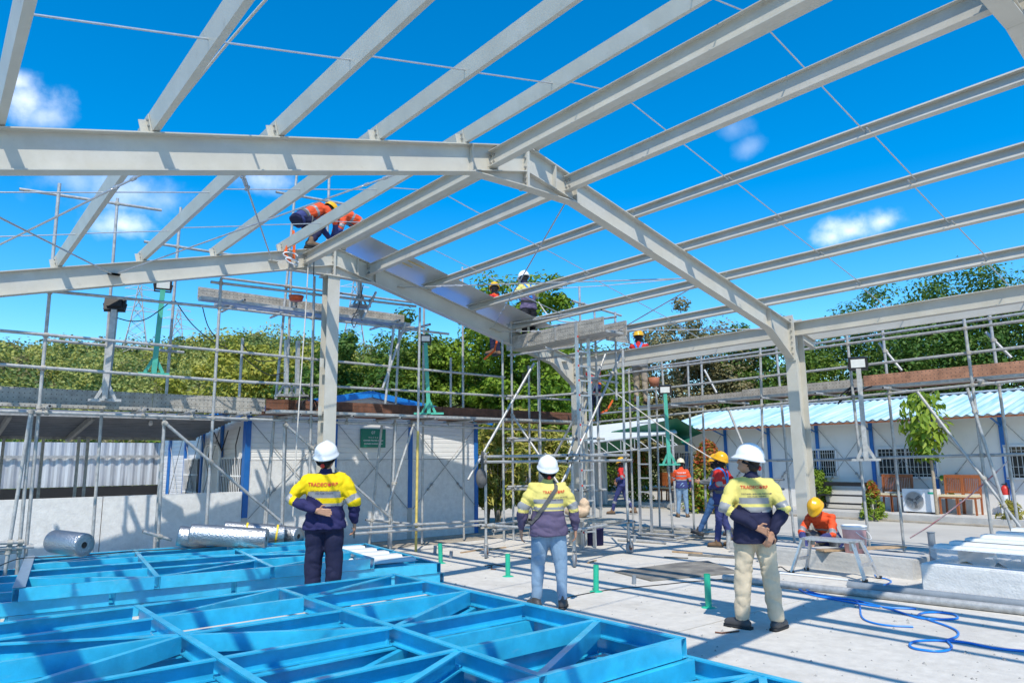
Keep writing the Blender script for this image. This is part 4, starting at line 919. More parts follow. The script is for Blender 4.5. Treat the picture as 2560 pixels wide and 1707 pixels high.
def shrub(name, label, base, h, rad, parts, seed, stems=5, leaf=.09, asp=.35, group=None, n=90, per=26, cone=False, low=.08):
    base = V3(base); t = thing(name, label, 'shrub', base, group); r = np.random.default_rng(seed)
    q = MB()
    for k in range(stems):
        a = k*2*math.pi/stems; e = base+Vector((math.cos(a)*rad*.5, math.sin(a)*rad*.5, h*.7)); q.tube([base+Vector((math.cos(a)*.04, math.sin(a)*.04, 0)), base.lerp(e, .5)+Vector((0, 0, .1*h)), e], [.018, .014, .006], 5)
    q.build('stem', 'bark_pale', t)
    zz = r.random((n, 1)); w = (1-zz)**.55 if cone else np.sqrt(np.maximum(.05, 1-(2*zz-1)**2))
    a = r.random((n, 1))*2*math.pi; rr_ = rad*w*(.45+.6*r.random((n, 1)))
    cc = np.array(base)+np.concatenate([np.cos(a)*rr_, np.sin(a)*rr_, (low+(1-low)*zz)*h], 1)
    k = r.normal(size=(n, per, 3)); k /= np.linalg.norm(k, axis=2, keepdims=True)
    P = (cc[:, None]+k*rad*.24*(.4+.6*r.random((n, per, 1)))); Nn = k+np.array([0, 0, .6])
    zf = ((P[:, :, 2]-base.z)/h)
    for m, lo, hi, pr in parts:
        sel = (zf >= lo) & (zf < hi) & (r.random(zf.shape) < pr)
        if sel.sum(): leaf_mesh('foliage', P[sel], Nn[sel], leaf*(.7+.6*r.random(int(sel.sum()))), m, t, aspect=asp)
    return t
for i, (px, py, Y, h, rad) in enumerate(((1245, 1290, 14.8, 2.7, .72), (1310, 1290, 15.1, 3.0, .72), (1378, 1285, 15.5, 2.6, .66), (1218, 1292, 15.9, 2.4, .6))):
    g = ay(px, py, Y); shrub('variegated_shrub', ['yellow variegated shrub nearest the office corner behind the tower', 'tallest yellow variegated shrub behind the scaffold tower', 'yellow variegated shrub behind the tower ladder', 'yellow variegated shrub half hidden by the office corner'][i], (g.x, g.y, -.05), h, rad, [('leaf_var', .18, 2, .8), ('leaf_lime', .0, 2, .25)], 60+i, 7, .22, .22, 'variegated shrubs behind the tower', 110, 32, low=.2)
g = az(1778, 1278, -.02); shrub('red_tip_bush', 'cone shaped bush with red tips beside the orange shirted man', (g.x, g.y, -.05), 2.15, .80, [('leaf_red', .60, 2, .85), ('leaf_red', .35, .6, .3), ('leaf_lime', 0, .72, .75), ('leaf_bright', 0, 2, .35), ('leaf_red', 0, .5, .2)], 71, 5, .11, .45, None, 230, 44, True)
g = az(1606, 1262, -.02); shrub('red_tip_bush', 'dark green bush with red tips behind the second ladder', (g.x, g.y, -.05), 1.9, .55, [('leaf_red', .6, 2, .35), ('leaf_green', 0, 2, .7)], 72, 5, .11, .4, None, 110, 32, True)
g = az(2186, 1298, -.02); shrub('red_tip_bush', 'small red tipped bush beside the wooden chairs', (g.x, g.y, -.05), 1.0, .33, [('leaf_red', .6, 2, .6), ('leaf_lime', 0, .8, .7), ('leaf_bright', 0, 2, .3)], 73, 4, .09, .4, None, 90, 30, True)
g = az(2048, 1268, .12); shrub('potted_bush', 'small green bush right behind the steel column', (g.x, g.y, .12), 1.1, .4, [('leaf_bright', 0, 2, .7), ('leaf_lime', .3, 2, .3)], 74, 4, .09, .4, None, 90, 28)
g = az(2385, 1292, -.02); shrub('leafy_plant', 'yellow green big leaved plant in front of the wooden chairs', (g.x, g.y, -.05), 1.25, .42, [('leaf_lime', .35, 2, .55)], 75, 5, .2, .5, None, 40, 9, low=.4)
g = az(2530, 1312, -.02); shrub('dry_grass_tuft', 'tuft of pale dry grass at the porch edge by the extinguisher', (g.x, g.y, -.05), .55, .25, [('leaf_var', 0, 2, .7)], 76, 5, .25, .1, None, 40, 12)
# small tree with hanging leaves in front of the long building
g = az(2345, 1300, -.02); tb = Vector((g.x, g.y, -.05)); sap = thing('young_tree', 'slim young tree with hanging glossy leaves before the blue roof', 'tree', tb)
tz = ax(2335, 985, g.x).z
q = MB(); q.tube([tb, tb+Vector((0, 0, 1.2)), tb+Vector((.03, .05, 2.2)), tb+Vector((-.02, .1, tz-.3))], [.05, .042, .035, .015], 8)
for k in range(8): a = k*1.9; s = tb+Vector((0, .05, 1.7+k*.25)); q.tube([s, s+Vector((math.cos(a)*.3, math.sin(a)*.3, .22))], [.014, .005], 5)
q.build('trunk', 'bark_pale', sap)
r = np.random.default_rng(5); n = 330; zz = 1.55+(tz-1.55)*r.random(n); rad = .16+.42*np.sin(np.clip((zz-1.45)/(tz-1.45), 0, 1)*2.6); a = r.random(n)*6.28; rr_ = rad*np.sqrt(r.random(n))
P = np.stack([tb.x+np.cos(a)*rr_, tb.y+.08+np.sin(a)*rr_, zz], 1); Nn = np.stack([np.cos(a), np.sin(a), .5+0*a], 1)+.4*r.normal(size=(n, 3))
leaf_mesh('crown', P, Nn, .30*(.7+.5*r.random(n)), 'leaf_lime', sap, aspect=.42, droop=2.2)
leaf_mesh('crown', P[::3]+.1*r.normal(size=P[::3].shape), Nn[::3], .24, 'leaf_bright', sap, aspect=.42, droop=2.2)
# pylons on the hill
def pylon(label, px, pytop, dist, w):
    tp = ad(px, pytop, dist); bz = tp.z-28; t = thing('power_pylon', label, 'pylon', (tp.x, tp.y, bz), 'power pylons on the hill'); q = MB(); b0 = Vector((tp.x, tp.y, bz)); H_ = 28.0
    sd = Vector((tp.y, -tp.x, 0)).normalized(); fw_ = Vector((tp.x, tp.y, 0)).normalized()
    def cor(f, i, j): hw = w*(1-f)**1.2/2+.35; return b0+Vector((0, 0, H_*f))+sd*hw*i+fw_*hw*j
    fs = [0, .15, .28, .4, .5, .6, .7, .8, .9, 1]
    for i in (-1, 1):
        for j in (-1, 1):
            for f0, f1 in zip(fs, fs[1:]): q.tube([cor(f0, i, j), cor(f1, i, j)], .12, 4)
    for f0, f1 in zip(fs, fs[1:]):
        for (i, j), (k, l) in (((-1, -1), (1, -1)), ((1, -1), (1, 1)), ((1, 1), (-1, 1)), ((-1, 1), (-1, -1))): q.tube([cor(f0, i, j), cor(f1, k, l)], .08, 4); q.tube([cor(f0, k, l), cor(f1, i, j)], .08, 4)
    q.build('lattice', 'galv', t); q = MB()
    for f, L in ((.78, 5), (.88, 4.2), (.97, 3.2)):
        c = b0+Vector((0, 0, H_*f)); q.tube([c-sd*L, c+sd*L], .1, 4); q.tube([c-sd*L, c+Vector((0, 0, 1.2))], .08, 4); q.tube([c+sd*L, c+Vector((0, 0, 1.2))], .08, 4)
    q.build('cross_arm', 'galv', t)
pylon('lattice power pylon on the hill, left one', 350, 715, 190, 9); pylon('lattice power pylon on the hill, middle one', 448, 770, 230, 9); pylon('lattice power pylon on the hill, right one by the steel column', 888, 690, 210, 8)
# ------------------------------------------------------------------ people
for nm, c, r_ in (('skin', (.43, .23, .145), .5), ('skin_dark', (.30, .15, .09), .5), ('hair', (.012, .010, .009), .6), ('helmet_white', (.80, .81, .82), .22), ('helmet_yellow', (.80, .42, .015), .25), ('helmet_cream', (.70, .62, .42), .3),
                  ('hv_yellow', (.72, .53, .006), .8), ('hv_pale', (.66, .57, .17), .85), ('navy', (.022, .022, .085), .8), ('purple_navy', (.105, .085, .15), .85), ('navy_dark', (.016, .018, .05), .8), ('reflect', (.27, .275, .285), .4),
                  ('jeans', (.20, .305, .43), .85), ('jeans_dark', (.05, .12, .27), .85), ('khaki', (.56, .47, .34), .8), ('boot_grey', (.055, .055, .058), .6), ('boot_brown', (.17, .105, .06), .8), ('hv_orange', (.72, .085, .025), .75), ('hv_red', (.52, .025, .022), .75),
                  ('grey_cloth', (.17, .175, .18), .85), ('black_cloth', (.018, .018, .022), .8), ('beige_cloth', (.33, .28, .22), .85), ('logo_red', (.62, .06, .02), .6), ('strap_grey', (.09, .09, .09), .8), ('blue_strap', (.02, .20, .60), .6), ('glove', (.62, .60, .55), .9), ('blue_cloth', (.04, .05, .16), .8)):
    soft = nm in ('hv_yellow', 'hv_pale', 'navy', 'purple_navy', 'navy_dark', 'jeans', 'jeans_dark', 'khaki', 'hv_orange', 'hv_red', 'grey_cloth', 'black_cloth', 'beige_cloth', 'blue_cloth')
    mat(nm, c, r_, 0, .10 if not soft else .13, 7 if not soft else 5, .35 if soft else .03, 16 if soft else 60, spec=.5 if not soft else .25)
def limb(b, pts, rs, n=12, sq=None):
    pts = [V3(p) for p in pts]; d0 = (pts[1]-pts[0]).normalized(); d1 = (pts[-1]-pts[-2]).normalized(); P, R = [], []
    for a in (80, 50, 22): P.append(pts[0]-d0*rs[0]*math.sin(math.radians(a))); R.append(rs[0]*math.cos(math.radians(a)))
    # smooth interpolation along the limb
    for i in range(len(pts)):
        P.append(pts[i]); R.append(rs[i])
    for a in (22, 50, 80): P.append(pts[-1]+d1*rs[-1]*math.sin(math.radians(a))); R.append(rs[-1]*math.cos(math.radians(a)))
    b.tube(P, R, n)
def loft(b, secs, n=20):
    # secs: (centre, side vector, front vector, rx, ry); superellipse-ish closed solid
    vs = []
    for c, sx, fy, rx, ry in secs:
        for k in range(n):
            a = 2*math.pi*k/n; ca, sa = math.cos(a), math.sin(a); e = .82
            vs.append(V3(c)+sx*(rx*math.copysign(abs(ca)**e, ca))+fy*(ry*math.copysign(abs(sa)**e, sa)))
    m = len(secs); fs = [(i*n+k, i*n+(k+1) % n, (i+1)*n+(k+1) % n, (i+1)*n+k) for i in range(m-1) for k in range(n)]+[tuple(range(n-1, -1, -1)), tuple(range((m-1)*n, m*n))]
    b.add(vs, fs, 0, True)
def ellip(b, c, r, Rm=None, n=14):
    vs, fs = [], []; c = V3(c)
    for i in range(n+1):
        th = math.pi*i/n
        for k in range(n):
            ph = 2*math.pi*k/n; v = Vector((r[0]*math.sin(th)*math.cos(ph), r[1]*math.sin(th)*math.sin(ph), r[2]*math.cos(th))); vs.append(c+(Rm@v if Rm else v))
    fs = [(i*n+k, (i+1)*n+k, (i+1)*n+(k+1) % n, i*n+(k+1) % n) for i in range(n) for k in range(n)]; b.add(vs, fs, 0, True)
def remesh(b, vox, smooth=4, fold=0, seed=0, foldscale=1.0, calm=None):
    me = bpy.data.meshes.new('tmp'); me.from_pydata(b.v, [], b.f); o = bpy.data.objects.new('tmp', me); COL.objects.link(o)
    m = o.modifiers.new('r', 'REMESH'); m.mode = 'VOXEL'; m.voxel_size = vox; s = o.modifiers.new('s', 'SMOOTH'); s.factor = .5; s.iterations = smooth
    dg = bpy.context.evaluated_depsgraph_get(); out = bpy.data.meshes.new_from_object(o.evaluated_get(dg)); bpy.data.objects.remove(o); bpy.data.meshes.remove(me)
    if fold and len(out.vertices):
        n = len(out.vertices); co = np.empty(n*3); out.vertices.foreach_get('co', co); co = co.reshape(-1, 3); nr = np.empty(n*3); out.vertices.foreach_get('normal', nr); nr = nr.reshape(-1, 3)
        r = np.random.default_rng(seed); h = np.zeros(n)
        for k in range(9):
            w = r.normal(size=3)*np.array([14, 14, 26])*foldscale*(.6+.12*k); h += np.sin(co@w+r.uniform(0, 6.28)+1.7*np.sin(co@(r.normal(size=3)*9)))/(1+.35*k)
        h = np.clip(np.abs(h/2.2), 0, 1.1)**.8-.4
        if calm is not None: h = h*np.clip((np.linalg.norm(co-np.array(calm[0]), axis=1)-calm[1])/.09, 0.04, 1)
        co = co+nr*(h*fold)[:, None]; out.vertices.foreach_set('co', co.ravel()); out.update()
    return out
def setmats(me, mats, fn):
    for m in mats: me.materials.append(MATS[m])
    n = len(me.polygons)
    if len(mats) > 1:
        c = np.empty(n*3); me.polygons.foreach_get('center', c); me.polygons.foreach_set('material_index', np.asarray(fn(c.reshape(-1, 3)), np.int32))
    me.polygons.foreach_set('use_smooth', np.ones(n, bool))
def seg_t(C_, pts):
    # distance to a polyline and normalised arc parameter
    pts = [np.array(p, float) for p in pts]; L = [np.linalg.norm(b_-a) for a, b_ in zip(pts, pts[1:])]; tot = sum(L); best = np.full(len(C_), 1e9); tt = np.zeros(len(C_)); acc_ = 0
    for a, b_, l in zip(pts, pts[1:], L):
        u = (b_-a)/l; s = np.clip((C_-a)@u, 0, l); d = np.linalg.norm(C_-(a+s[:, None]*u), axis=1); m = d < best; best[m] = d[m]; tt[m] = (acc_+s[m])/tot; acc_ += l
    return best, tt
BASE = dict(pelvis=(0, 0, .95), waist=(0, -.005, 1.08), chest=(0, -.01, 1.29), neck=(0, -.02, 1.47), head=(0, .01, 1.615), hp=0., hy=0., hr=0.,
            hipL=(-.088, 0, .93), kneeL=(-.105, .015, .50), ankL=(-.115, -.01, .09), toeL=(-.25, 1, 0), hipR=(.088, 0, .93), kneeR=(.105, .015, .50), ankR=(.115, -.01, .09), toeR=(.25, 1, 0),
            shL=(-.172, -.015, 1.395), elL=(-.255, -.03, 1.15), wrL=(-.27, .05, .90), hdL=(0, .15, -1), pnL=(1, .2, 0), shR=(.172, -.015, 1.395), elR=(.255, -.03, 1.15), wrR=(.27, .05, .90), hdR=(0, .15, -1), pnR=(-1, .2, 0), curlL=.5, curlR=.5)
def person(label, base, face, H_, pose, shirt, trousers, boots, helmet, fat=1.0, bands=None, skin='skin', vox=.010, harness=None, knob=False, logo=None, strap=False, glove=None, group='workers on the site', belly=0, z0=None, collar=None, seed=1, straight=False, scarf=None):
    J = dict(BASE); J.update(pose); s = H_/1.75
    Rz = Matrix.Rotation(math.atan2(-face[0], face[1]), 3, 'Z'); O = V3(base)
    W_ = lambda p: O+Rz@(V3(p)*s); D_ = lambda p: (Rz@V3(p)).normalized()
    t = thing('person', label, 'person', O, group)
    def put(name, me, parent=t):
        o = bpy.data.objects.new(name, me); COL.objects.link(o); o.parent = parent; me.transform(Matrix.Translation(-O)); return o
    K = {k: (W_(v) if k not in ('toeL', 'toeR', 'hdL', 'hdR', 'pnL', 'pnR') and not isinstance(v, (int, float)) else v) for k, v in J.items()}
    side = (K['shR']-K['shL']).normalized(); hside = (K['hipR']-K['hipL']).normalized(); f = fat
    def torso(b, g, hem=0.0, neck=True):
        pts = [K['pelvis'], K['waist'], K['chest'], K['neck']]; secs = []
        up0 = (K['waist']-K['pelvis']).normalized(); up2 = (K['neck']-K['chest']).normalized()
        def fr(sd, up): fy = up.cross(sd).normalized(); return sd, fy
        S_ = []
        hg = .016 if hem else 0
        if hem: S_.append((K['pelvis']-up0*hem*s, hside, up0, .172*f+g+hg, .118*f+g+hg+belly*.3))
        S_ += [(K['pelvis']-up0*.02*s, hside, up0, .165*f+g+hg, .113*f+g+hg+belly*.4), (K['pelvis'].lerp(K['waist'], .6), hside, up0, .155*f+g+hg*.6, .105*f+g+hg*.6+belly), (K['waist'], hside.lerp(side, .4).normalized(), up0, .150*f+g, .103*f+g+belly),
               (K['waist'].lerp(K['chest'], .55), side, (K['chest']-K['waist']).normalized(), .160*f+g, .110*f+g+belly*.5), (K['chest'], side, up2, .172*f+g, .117*f+g), (K['chest'].lerp(K['neck'], .45), side, up2, .170*f+g, .108*f+g), (K['chest'].lerp(K['neck'], .72), side, up2, .132*f+g, .092*f+g), (K['chest'].lerp(K['neck'], .92), side, up2, .085*f+g, .072*f+g), (K['chest'].lerp(K['neck'], 1.03), side, up2, .058+g, .058+g)]
        loft(b, [(c, *fr(sd, up), rx*s, ry*s) for c, sd, up, rx, ry in S_])
    # ---- body
    b = MB(); torso(b, -.012); limb(b, [K['neck']-(K['head']-K['neck'])*.3, K['head']], [.056*s, .05*s])
    HR = Rz@Matrix.Rotation(-J['hy'], 3, 'Z')@Matrix.Rotation(J['hr'], 3, 'Y')@Matrix.Rotation(J['hp'], 3, 'X'); hc = K['head']; hs_ = s*1.03
    hl = lambda x, y, z: hc+HR@(Vector((x, y, z))*hs_)
    ellip(b, hl(0, -.005, .03), (.076*hs_, .097*hs_, .098*hs_), HR); ellip(b, hl(0, .035, -.045), (.058*hs_, .062*hs_, .070*hs_), HR); limb(b, [hl(0, .088, .02), hl(0, .108, -.022)], [.010*hs_, .016*hs_], 8)
    ellip(b, hl(0, .083, -.075), (.03*hs_, .02*hs_, .02*hs_), HR)
    for sx in (-1, 1): ellip(b, hl(sx*.078, -.008, -.005), (.011*hs_, .022*hs_, .033*hs_), HR, 8)
    for sd in 'LR':
        limb(b, [K['sh'+sd], K['sh'+sd].lerp(K['el'+sd], .5), K['el'+sd], K['el'+sd].lerp(K['wr'+sd], .35), K['wr'+sd]], [.05*s*f, .044*s*f, .036*s, .038*s, .026*s])
        limb(b, [K['hip'+sd], K['hip'+sd].lerp(K['knee'+sd], .5), K['knee'+sd], K['knee'+sd].lerp(K['ank'+sd], .35), K['ank'+sd]], [.08*s*f, .07*s*f, .05*s, .052*s, .034*s])
        td = D_(K['toe'+sd]); limb(b, [K['ank'+sd]-Vector((0, 0, .035*s))-td*.03*s, K['ank'+sd]-Vector((0, 0, .05*s))+td*.11*s], [.035*s, .03*s])
        # hand: palm and five fingers
        hd = D_(K['hd'+sd]); pn = D_(K['pn'+sd]); pn = (pn-hd*pn.dot(hd)).normalized(); lat = hd.cross(pn)   # lat points across the palm
        w0 = K['wr'+sd]; th_s = -1 if sd == 'L' else 1
        lt = lat*th_s
        for q in (-1, 0, 1): limb(b, [w0+hd*.01*s+lat*q*.014*s, w0+hd*.085*s+lat*q*.024*s], [.017*s, .015*s], 8)
        curl = J['curl'+sd]
        for q, ln in ((-1.5, .062), (-.5, .074), (.5, .078), (1.5, .07)):
            ln = ln*s; p0 = w0+hd*.088*s+lat*q*.0205*s; a1 = curl*.7; d1 = hd*math.cos(a1)+pn*math.sin(a1)+lat*q*.05; d2 = hd*math.cos(a1+curl)+pn*math.sin(a1+curl); p1 = p0+d1*ln*.5
            limb(b, [p0, p1, p1+d2*ln*.5], [.0095*s, .009*s, .0075*s], 8)
        tp = w0+hd*.03*s+lt*.03*s; t1 = tp+(hd*.55+lt*.75+pn*.25)*.042*s; limb(b, [tp-lt*.012*s, t1, t1+(hd*.9+lt*.25+pn*.45)*.034*s], [.014*s, .011*s, .009*s], 8)
    me = remesh(b, vox*.72, 2); 
    if glove:
        wl, wr_ = np.array(K['wrL']), np.array(K['wrR']); hl_, hr_ = np.array(D_(K['hdL'])), np.array(D_(K['hdR']))
        setmats(me, [skin, glove], lambda C_: (((np.linalg.norm(C_-wl, axis=1) < .2) & ((C_-wl)@hl_ > -.02)) | ((np.linalg.norm(C_-wr_, axis=1) < .2) & ((C_-wr_)@hr_ > -.02))).astype(int))
    else: setmats(me, [skin], None)
    put('body', me)
    # ---- face details and hair
    q = MB()
    for sx in (-1, 1): ellip(q, hl(sx*.031, .083, .012), (.013*hs_, .008*hs_, .008*hs_), HR, 8)
    me = bpy.data.meshes.new('eyes'); me.from_pydata(q.v, [], q.f); setmats(me, ['black'], None); put('eyes', me)
    q = MB(); ellip(q, hl(0, -.016, .036), (.083*hs_, .096*hs_, .098*hs_), HR); ellip(q, hl(0, -.055, -.03), (.066*hs_, .05*hs_, .06*hs_), HR); me = bpy.data.meshes.new('hair'); me.from_pydata(q.v, [], q.f); setmats(me, ['hair'], None); put('hair', me)
    if scarf:
        q = MB(); ellip(q, hl(0, .03, -.06), (.074*hs_, .078*hs_, .075*hs_), HR); limb(q, [hl(0, -.01, -.05), K['neck']], [.07*s, .078*s]); me = remesh(q, .012, 4); setmats(me, [scarf], None); put('scarf', me)
    # ---- trousers
    b = MB(); g = .016
    up0 = (K['waist']-K['pelvis']).normalized(); fy = up0.cross(hside)
    loft(b, [(K['pelvis']-up0*.10*s, hside, fy, (.150*f+g)*s, (.100*f+g)*s), (K['pelvis']-up0*.02*s, hside, fy, (.165*f+g)*s, (.112*f+g)*s), (K['pelvis'].lerp(K['waist'], .75), hside, fy, (.150*f+g)*s, (.102*f+g)*s)])
    kr = .070 if not straight else .078; ar = .058 if not straight else .072
    for sd in 'LR': limb(b, [K['hip'+sd], K['hip'+sd].lerp(K['knee'+sd], .33), K['hip'+sd].lerp(K['knee'+sd], .7), K['knee'+sd], K['knee'+sd].lerp(K['ank'+sd], .4), K['knee'+sd].lerp(K['ank'+sd], .93)], [(.098*f)*s, (.094*f)*s, (.08*f)*s, kr*f*s, (kr*f+ar)/2*s, ar*s])
    me = remesh(b, vox, 4, .013*s, seed+3, 1.0)
    if bands and bands.get('leg'):
        def fnl(C_):
            out = np.zeros(len(C_), int)
            for sd in 'LR': d, tt = seg_t(C_, [K['knee'+sd], K['ank'+sd]]); out[(d < .12) & (tt > .25) & (tt < .42)] = 1
            return out
        setmats(me, [trousers, 'reflect'], fnl)
    else: setmats(me, [trousers], None)
    put('trousers', me)
    # ---- shirt
    b = MB(); torso(b, .012, hem=shirt.get('hem', .07)); sl_ = .012
    for sd in 'LR':
        ch = K['chest'].lerp(K['neck'], .5); limb(b, [ch.lerp(K['sh'+sd], .35), K['sh'+sd], K['sh'+sd].lerp(K['el'+sd], .5), K['el'+sd], K['el'+sd].lerp(K['wr'+sd], .45), K['el'+sd].lerp(K['wr'+sd], .9)], [.066*s*f, (.057*f+sl_*.5)*s, (.056*f+sl_)*s, (.048*f+sl_)*s, (.043*f+sl_)*s, (.036+sl_*.7)*s])
    # collar
    up2 = (K['neck']-K['chest']).normalized(); limb(b, [K['neck']-up2*.05*s, K['neck']+up2*.012*s], [.075*s, .066*s])
    me = remesh(b, vox, 3, .019*s, seed, 1.05, (K['chest']+up2*(logo.get('z', .05)-.02)*s+side*logo.get('x', 0)*s-up2.cross(side).normalized()*.14*s, .15*s) if logo else None); pe = np.array(K['pelvis']); nk = np.array(K['neck']); axis_ = [pe, np.array(K['waist']), np.array(K['chest']), nk]
    hi, lo, rb = shirt['hi'], shirt['lo'], 'reflect'; cb = shirt.get('cut', .34); st1 = shirt.get('s1', (.50, .62)); st2 = shirt.get('s2', (.33, .39)); cf = shirt.get('cuff', .58); ss = shirt.get('ss', (.40, .51))
    colz = shirt.get('collar')
    def fn(C_):
        dT, tT = seg_t(C_, axis_); out = np.where(tT > cb, 0, 1); out[(tT > st1[0]) & (tT < st1[1])] = 2; out[(tT > st2[0]) & (tT < st2[1])] = 2
        for sd in 'LR':
            d, tt = seg_t(C_, [K['sh'+sd], K['el'+sd], K['wr'+sd]])
            arm = (d < .095*s*f) & ((tt > .12) | (d < .07*s)) & (d < dT-.03*s)
            a = np.where(tt > cf, 1, 0); a[(tt > ss[0]) & (tt < ss[1])] = 2; out[arm] = a[arm]
        if colz is not None: out[np.linalg.norm(C_-nk, axis=1) < .088*s] = 3
        return out
    setmats(me, [hi, lo, rb]+([colz] if colz else []), fn); sh_o = put('shirt', me); sh_me = me
    # ---- boots
    for sd in 'LR':
        a = K['ank'+sd]; td = D_(K['toe'+sd]); lt = td.cross(Vector((0, 0, 1))).normalized(); foot_up = lt.cross(td).normalized(); bt = a-Vector((0, 0, .09*s))
        q = MB(); limb(q, [a+Vector((0, 0, .05*s)), a-Vector((0, 0, .03*s))], [.056*s, .055*s]); limb(q, [bt+foot_up*.048*s-td*.045*s, bt+foot_up*.052*s+td*.05*s, bt+foot_up*.042*s+td*.155*s], [.046*s, .05*s, .042*s])
        me = remesh(q, vox, 3); ob = put('boot', me); setmats(me, [boots], None)
        q = MB(); secs = [(bt-td*.09*s+td*k*s, lt, td, w*s, .001) for k, w in ()]
        pr = [(-.095, .034), (-.05, .043), (.06, .046), (.13, .05), (.19, .036), (.203, .012)]
        vs = [bt+td*k*s+lt*w*s for k, w in pr]+[bt+td*k*s-lt*w*s for k, w in pr[::-1]]; nn_ = len(vs); vs2 = [v+foot_up*.024*s for v in vs]
        q.add(vs+vs2, [tuple(range(nn_-1, -1, -1)), tuple(range(nn_, 2*nn_))]+[(i, (i+1) % nn_, nn_+(i+1) % nn_, nn_+i) for i in range(nn_)]); me = bpy.data.meshes.new('sole'); me.from_pydata(q.v, [], q.f); setmats(me, ['black'], None); so2 = put('sole', me, ob)
    # ---- helmet
    if helmet:
        q = MB(); n, m_ = 28, 9; c0 = hl(0, -.004, .055); a_, b_, h_ = .118*hs_, .142*hs_, .125*hs_; vs = []
        for i in range(m_+1):
            th = math.pi/2*i/m_
            for k in range(n):
                ph = 2*math.pi*k/n; rg = 1+.045*max(0, math.cos(3*(ph-math.pi/2)))**6*math.sin(th)*(1 if abs(math.sin(ph)) > -2 else 0)*(.6 if i > 1 else 0)
                ridge = .012*hs_*math.exp(-(math.cos(ph)*math.cos(th)*a_/(.022*hs_))**2) if i > 0 else 0
                vs.append(c0+HR@Vector((a_*math.cos(th)*math.cos(ph), b_*math.cos(th)*math.sin(ph), h_*math.sin(th)**.9+ridge)))
        fs = [(i*n+k, i*n+(k+1) % n, (i+1)*n+(k+1) % n, (i+1)*n+k) for i in range(m_) for k in range(n)]
        o = len(vs)
        for lvl, (ex, dz) in enumerate(((1.09, -.012), (1.10, -.026), (1.02, -.030))):
            for k in range(n):
                ph = 2*math.pi*k/n; fr_ = max(0, math.sin(ph))**2; e2 = ex+.22*fr_*(1 if lvl < 2 else .8); vs.append(c0+HR@Vector((a_*math.cos(ph)*(ex+.02*fr_), b_*math.sin(ph)*e2, (dz-.028*fr_)*hs_)))
        for k in range(n): fs.append((k, o+k, o+(k+1) % n, (k+1) % n)); [fs.append((o+l*n+k, o+(l+1)*n+k, o+(l+1)*n+(k+1) % n, o+l*n+(k+1) % n)) for l in (0, 1)]
        q.add(vs, fs, 0, True); me = bpy.data.meshes.new('helmet'); me.from_pydata(q.v, [], q.f); setmats(me, [helmet], None); ho = put('helmet', me)
        q = MB(); q.tube([hl(x, y, z) for x, y, z in ((-.085, .03, .0), (-.088, -.05, -.01), (-.05, -.10, -.03), (0, -.112, -.035), (.05, -.10, -.03), (.088, -.05, -.01), (.085, .03, .0))], .013*hs_, 6); me = bpy.data.meshes.new('head_band'); me.from_pydata(q.v, [], q.f); setmats(me, ['black_cloth'], None); put('head_band', me, ho)
        if knob:
            q = MB(); q.lathe(hl(0, -.112, -.035), [(0, .018), (.016*hs_, .018), (.022*hs_, .012), (.022*hs_, 0)], 12, HR@Vector((0, -1, 0))); me = bpy.data.meshes.new('knob'); me.from_pydata(q.v, [], q.f); setmats(me, ['red'], None); put('knob', me, ho)
    # ---- harness
    bvh = None
    def surf(): 
        nonlocal bvh
        if bvh is None: bvh = BVHTree.FromPolygons([v.co+O for v in sh_me.vertices], [p.vertices[:] for p in sh_me.polygons])
        return bvh
    def wrap(pts, wdt, m, name, off=.008, th=.006):
        B = surf(); P = []
        for p in pts:
            hit = B.find_nearest(p); P.append((hit[0]+hit[1]*off, hit[1]))
        vs, fs = [], []
        for i, (p, nn_) in enumerate(P):
            tg = (P[min(i+1, len(P)-1)][0]-P[max(i-1, 0)][0]); tg = tg.normalized() if tg.length > 1e-6 else Vector((1, 0, 0)); sd = nn_.cross(tg).normalized()*wdt/2
            vs += [p+sd, p-sd, p-sd-nn_*th, p+sd-nn_*th]
        for i in range(len(P)-1): a = i*4; fs += [(a+k, a+(k+1) % 4, a+4+(k+1) % 4, a+4+k) for k in range(4)]
        fs += [(3, 2, 1, 0), tuple(range(len(vs)-4, len(vs)))]
        me = bpy.data.meshes.new(name); me.from_pydata(vs, [], fs); setmats(me, [m], None); me.polygons.foreach_set('use_smooth', np.zeros(len(me.polygons), bool)); return put(name, me)
    fw_t = up2.cross(side).normalized()
    def ring(c, sd, up, r0, n=22): fy_ = up.cross(sd).normalized(); return [c+sd*r0*math.cos(2*math.pi*k/n)+fy_*r0*.75*math.sin(2*math.pi*k/n) for k in range(n+1)]
    if harness:
        wrap(ring(K['pelvis'].lerp(K['waist'], .7), hside, up0, .22*s), .06*s, harness[0], 'harness_belt')
        for sx in (-1, 1):
            top_ = K['neck']+side*sx*.085*s-up2*.03*s
            wrap([K['waist']-fw_t*.22*s-side*sx*.03*s, K['chest']-fw_t*.22*s+side*sx*.02*s, K['chest'].lerp(K['neck'], .6)-fw_t*.18*s+side*sx*.07*s, top_-fw_t*.08*s, top_+up2*.05*s, top_+fw_t*.08*s, K['chest']+fw_t*.22*s+side*sx*.09*s, K['waist']+fw_t*.22*s+side*sx*.08*s], .045*s, harness[1], 'harness_strap', .01)
        for sd in 'LR':
            c = K['hip'+sd].lerp(K['knee'+sd], .35); u = (K['knee'+sd]-K['hip'+sd]).normalized(); o1 = u.orthogonal().normalized(); o2 = u.cross(o1); q = MB(); q.tube([c+(o1*math.cos(k*.5236)+o2*math.sin(k*.5236))*.105*s*f for k in range(13)], .014*s, 6); me = bpy.data.meshes.new('leg_loop'); me.from_pydata(q.v, [], q.f); setmats(me, [harness[0]], None); put('leg_loop', me)
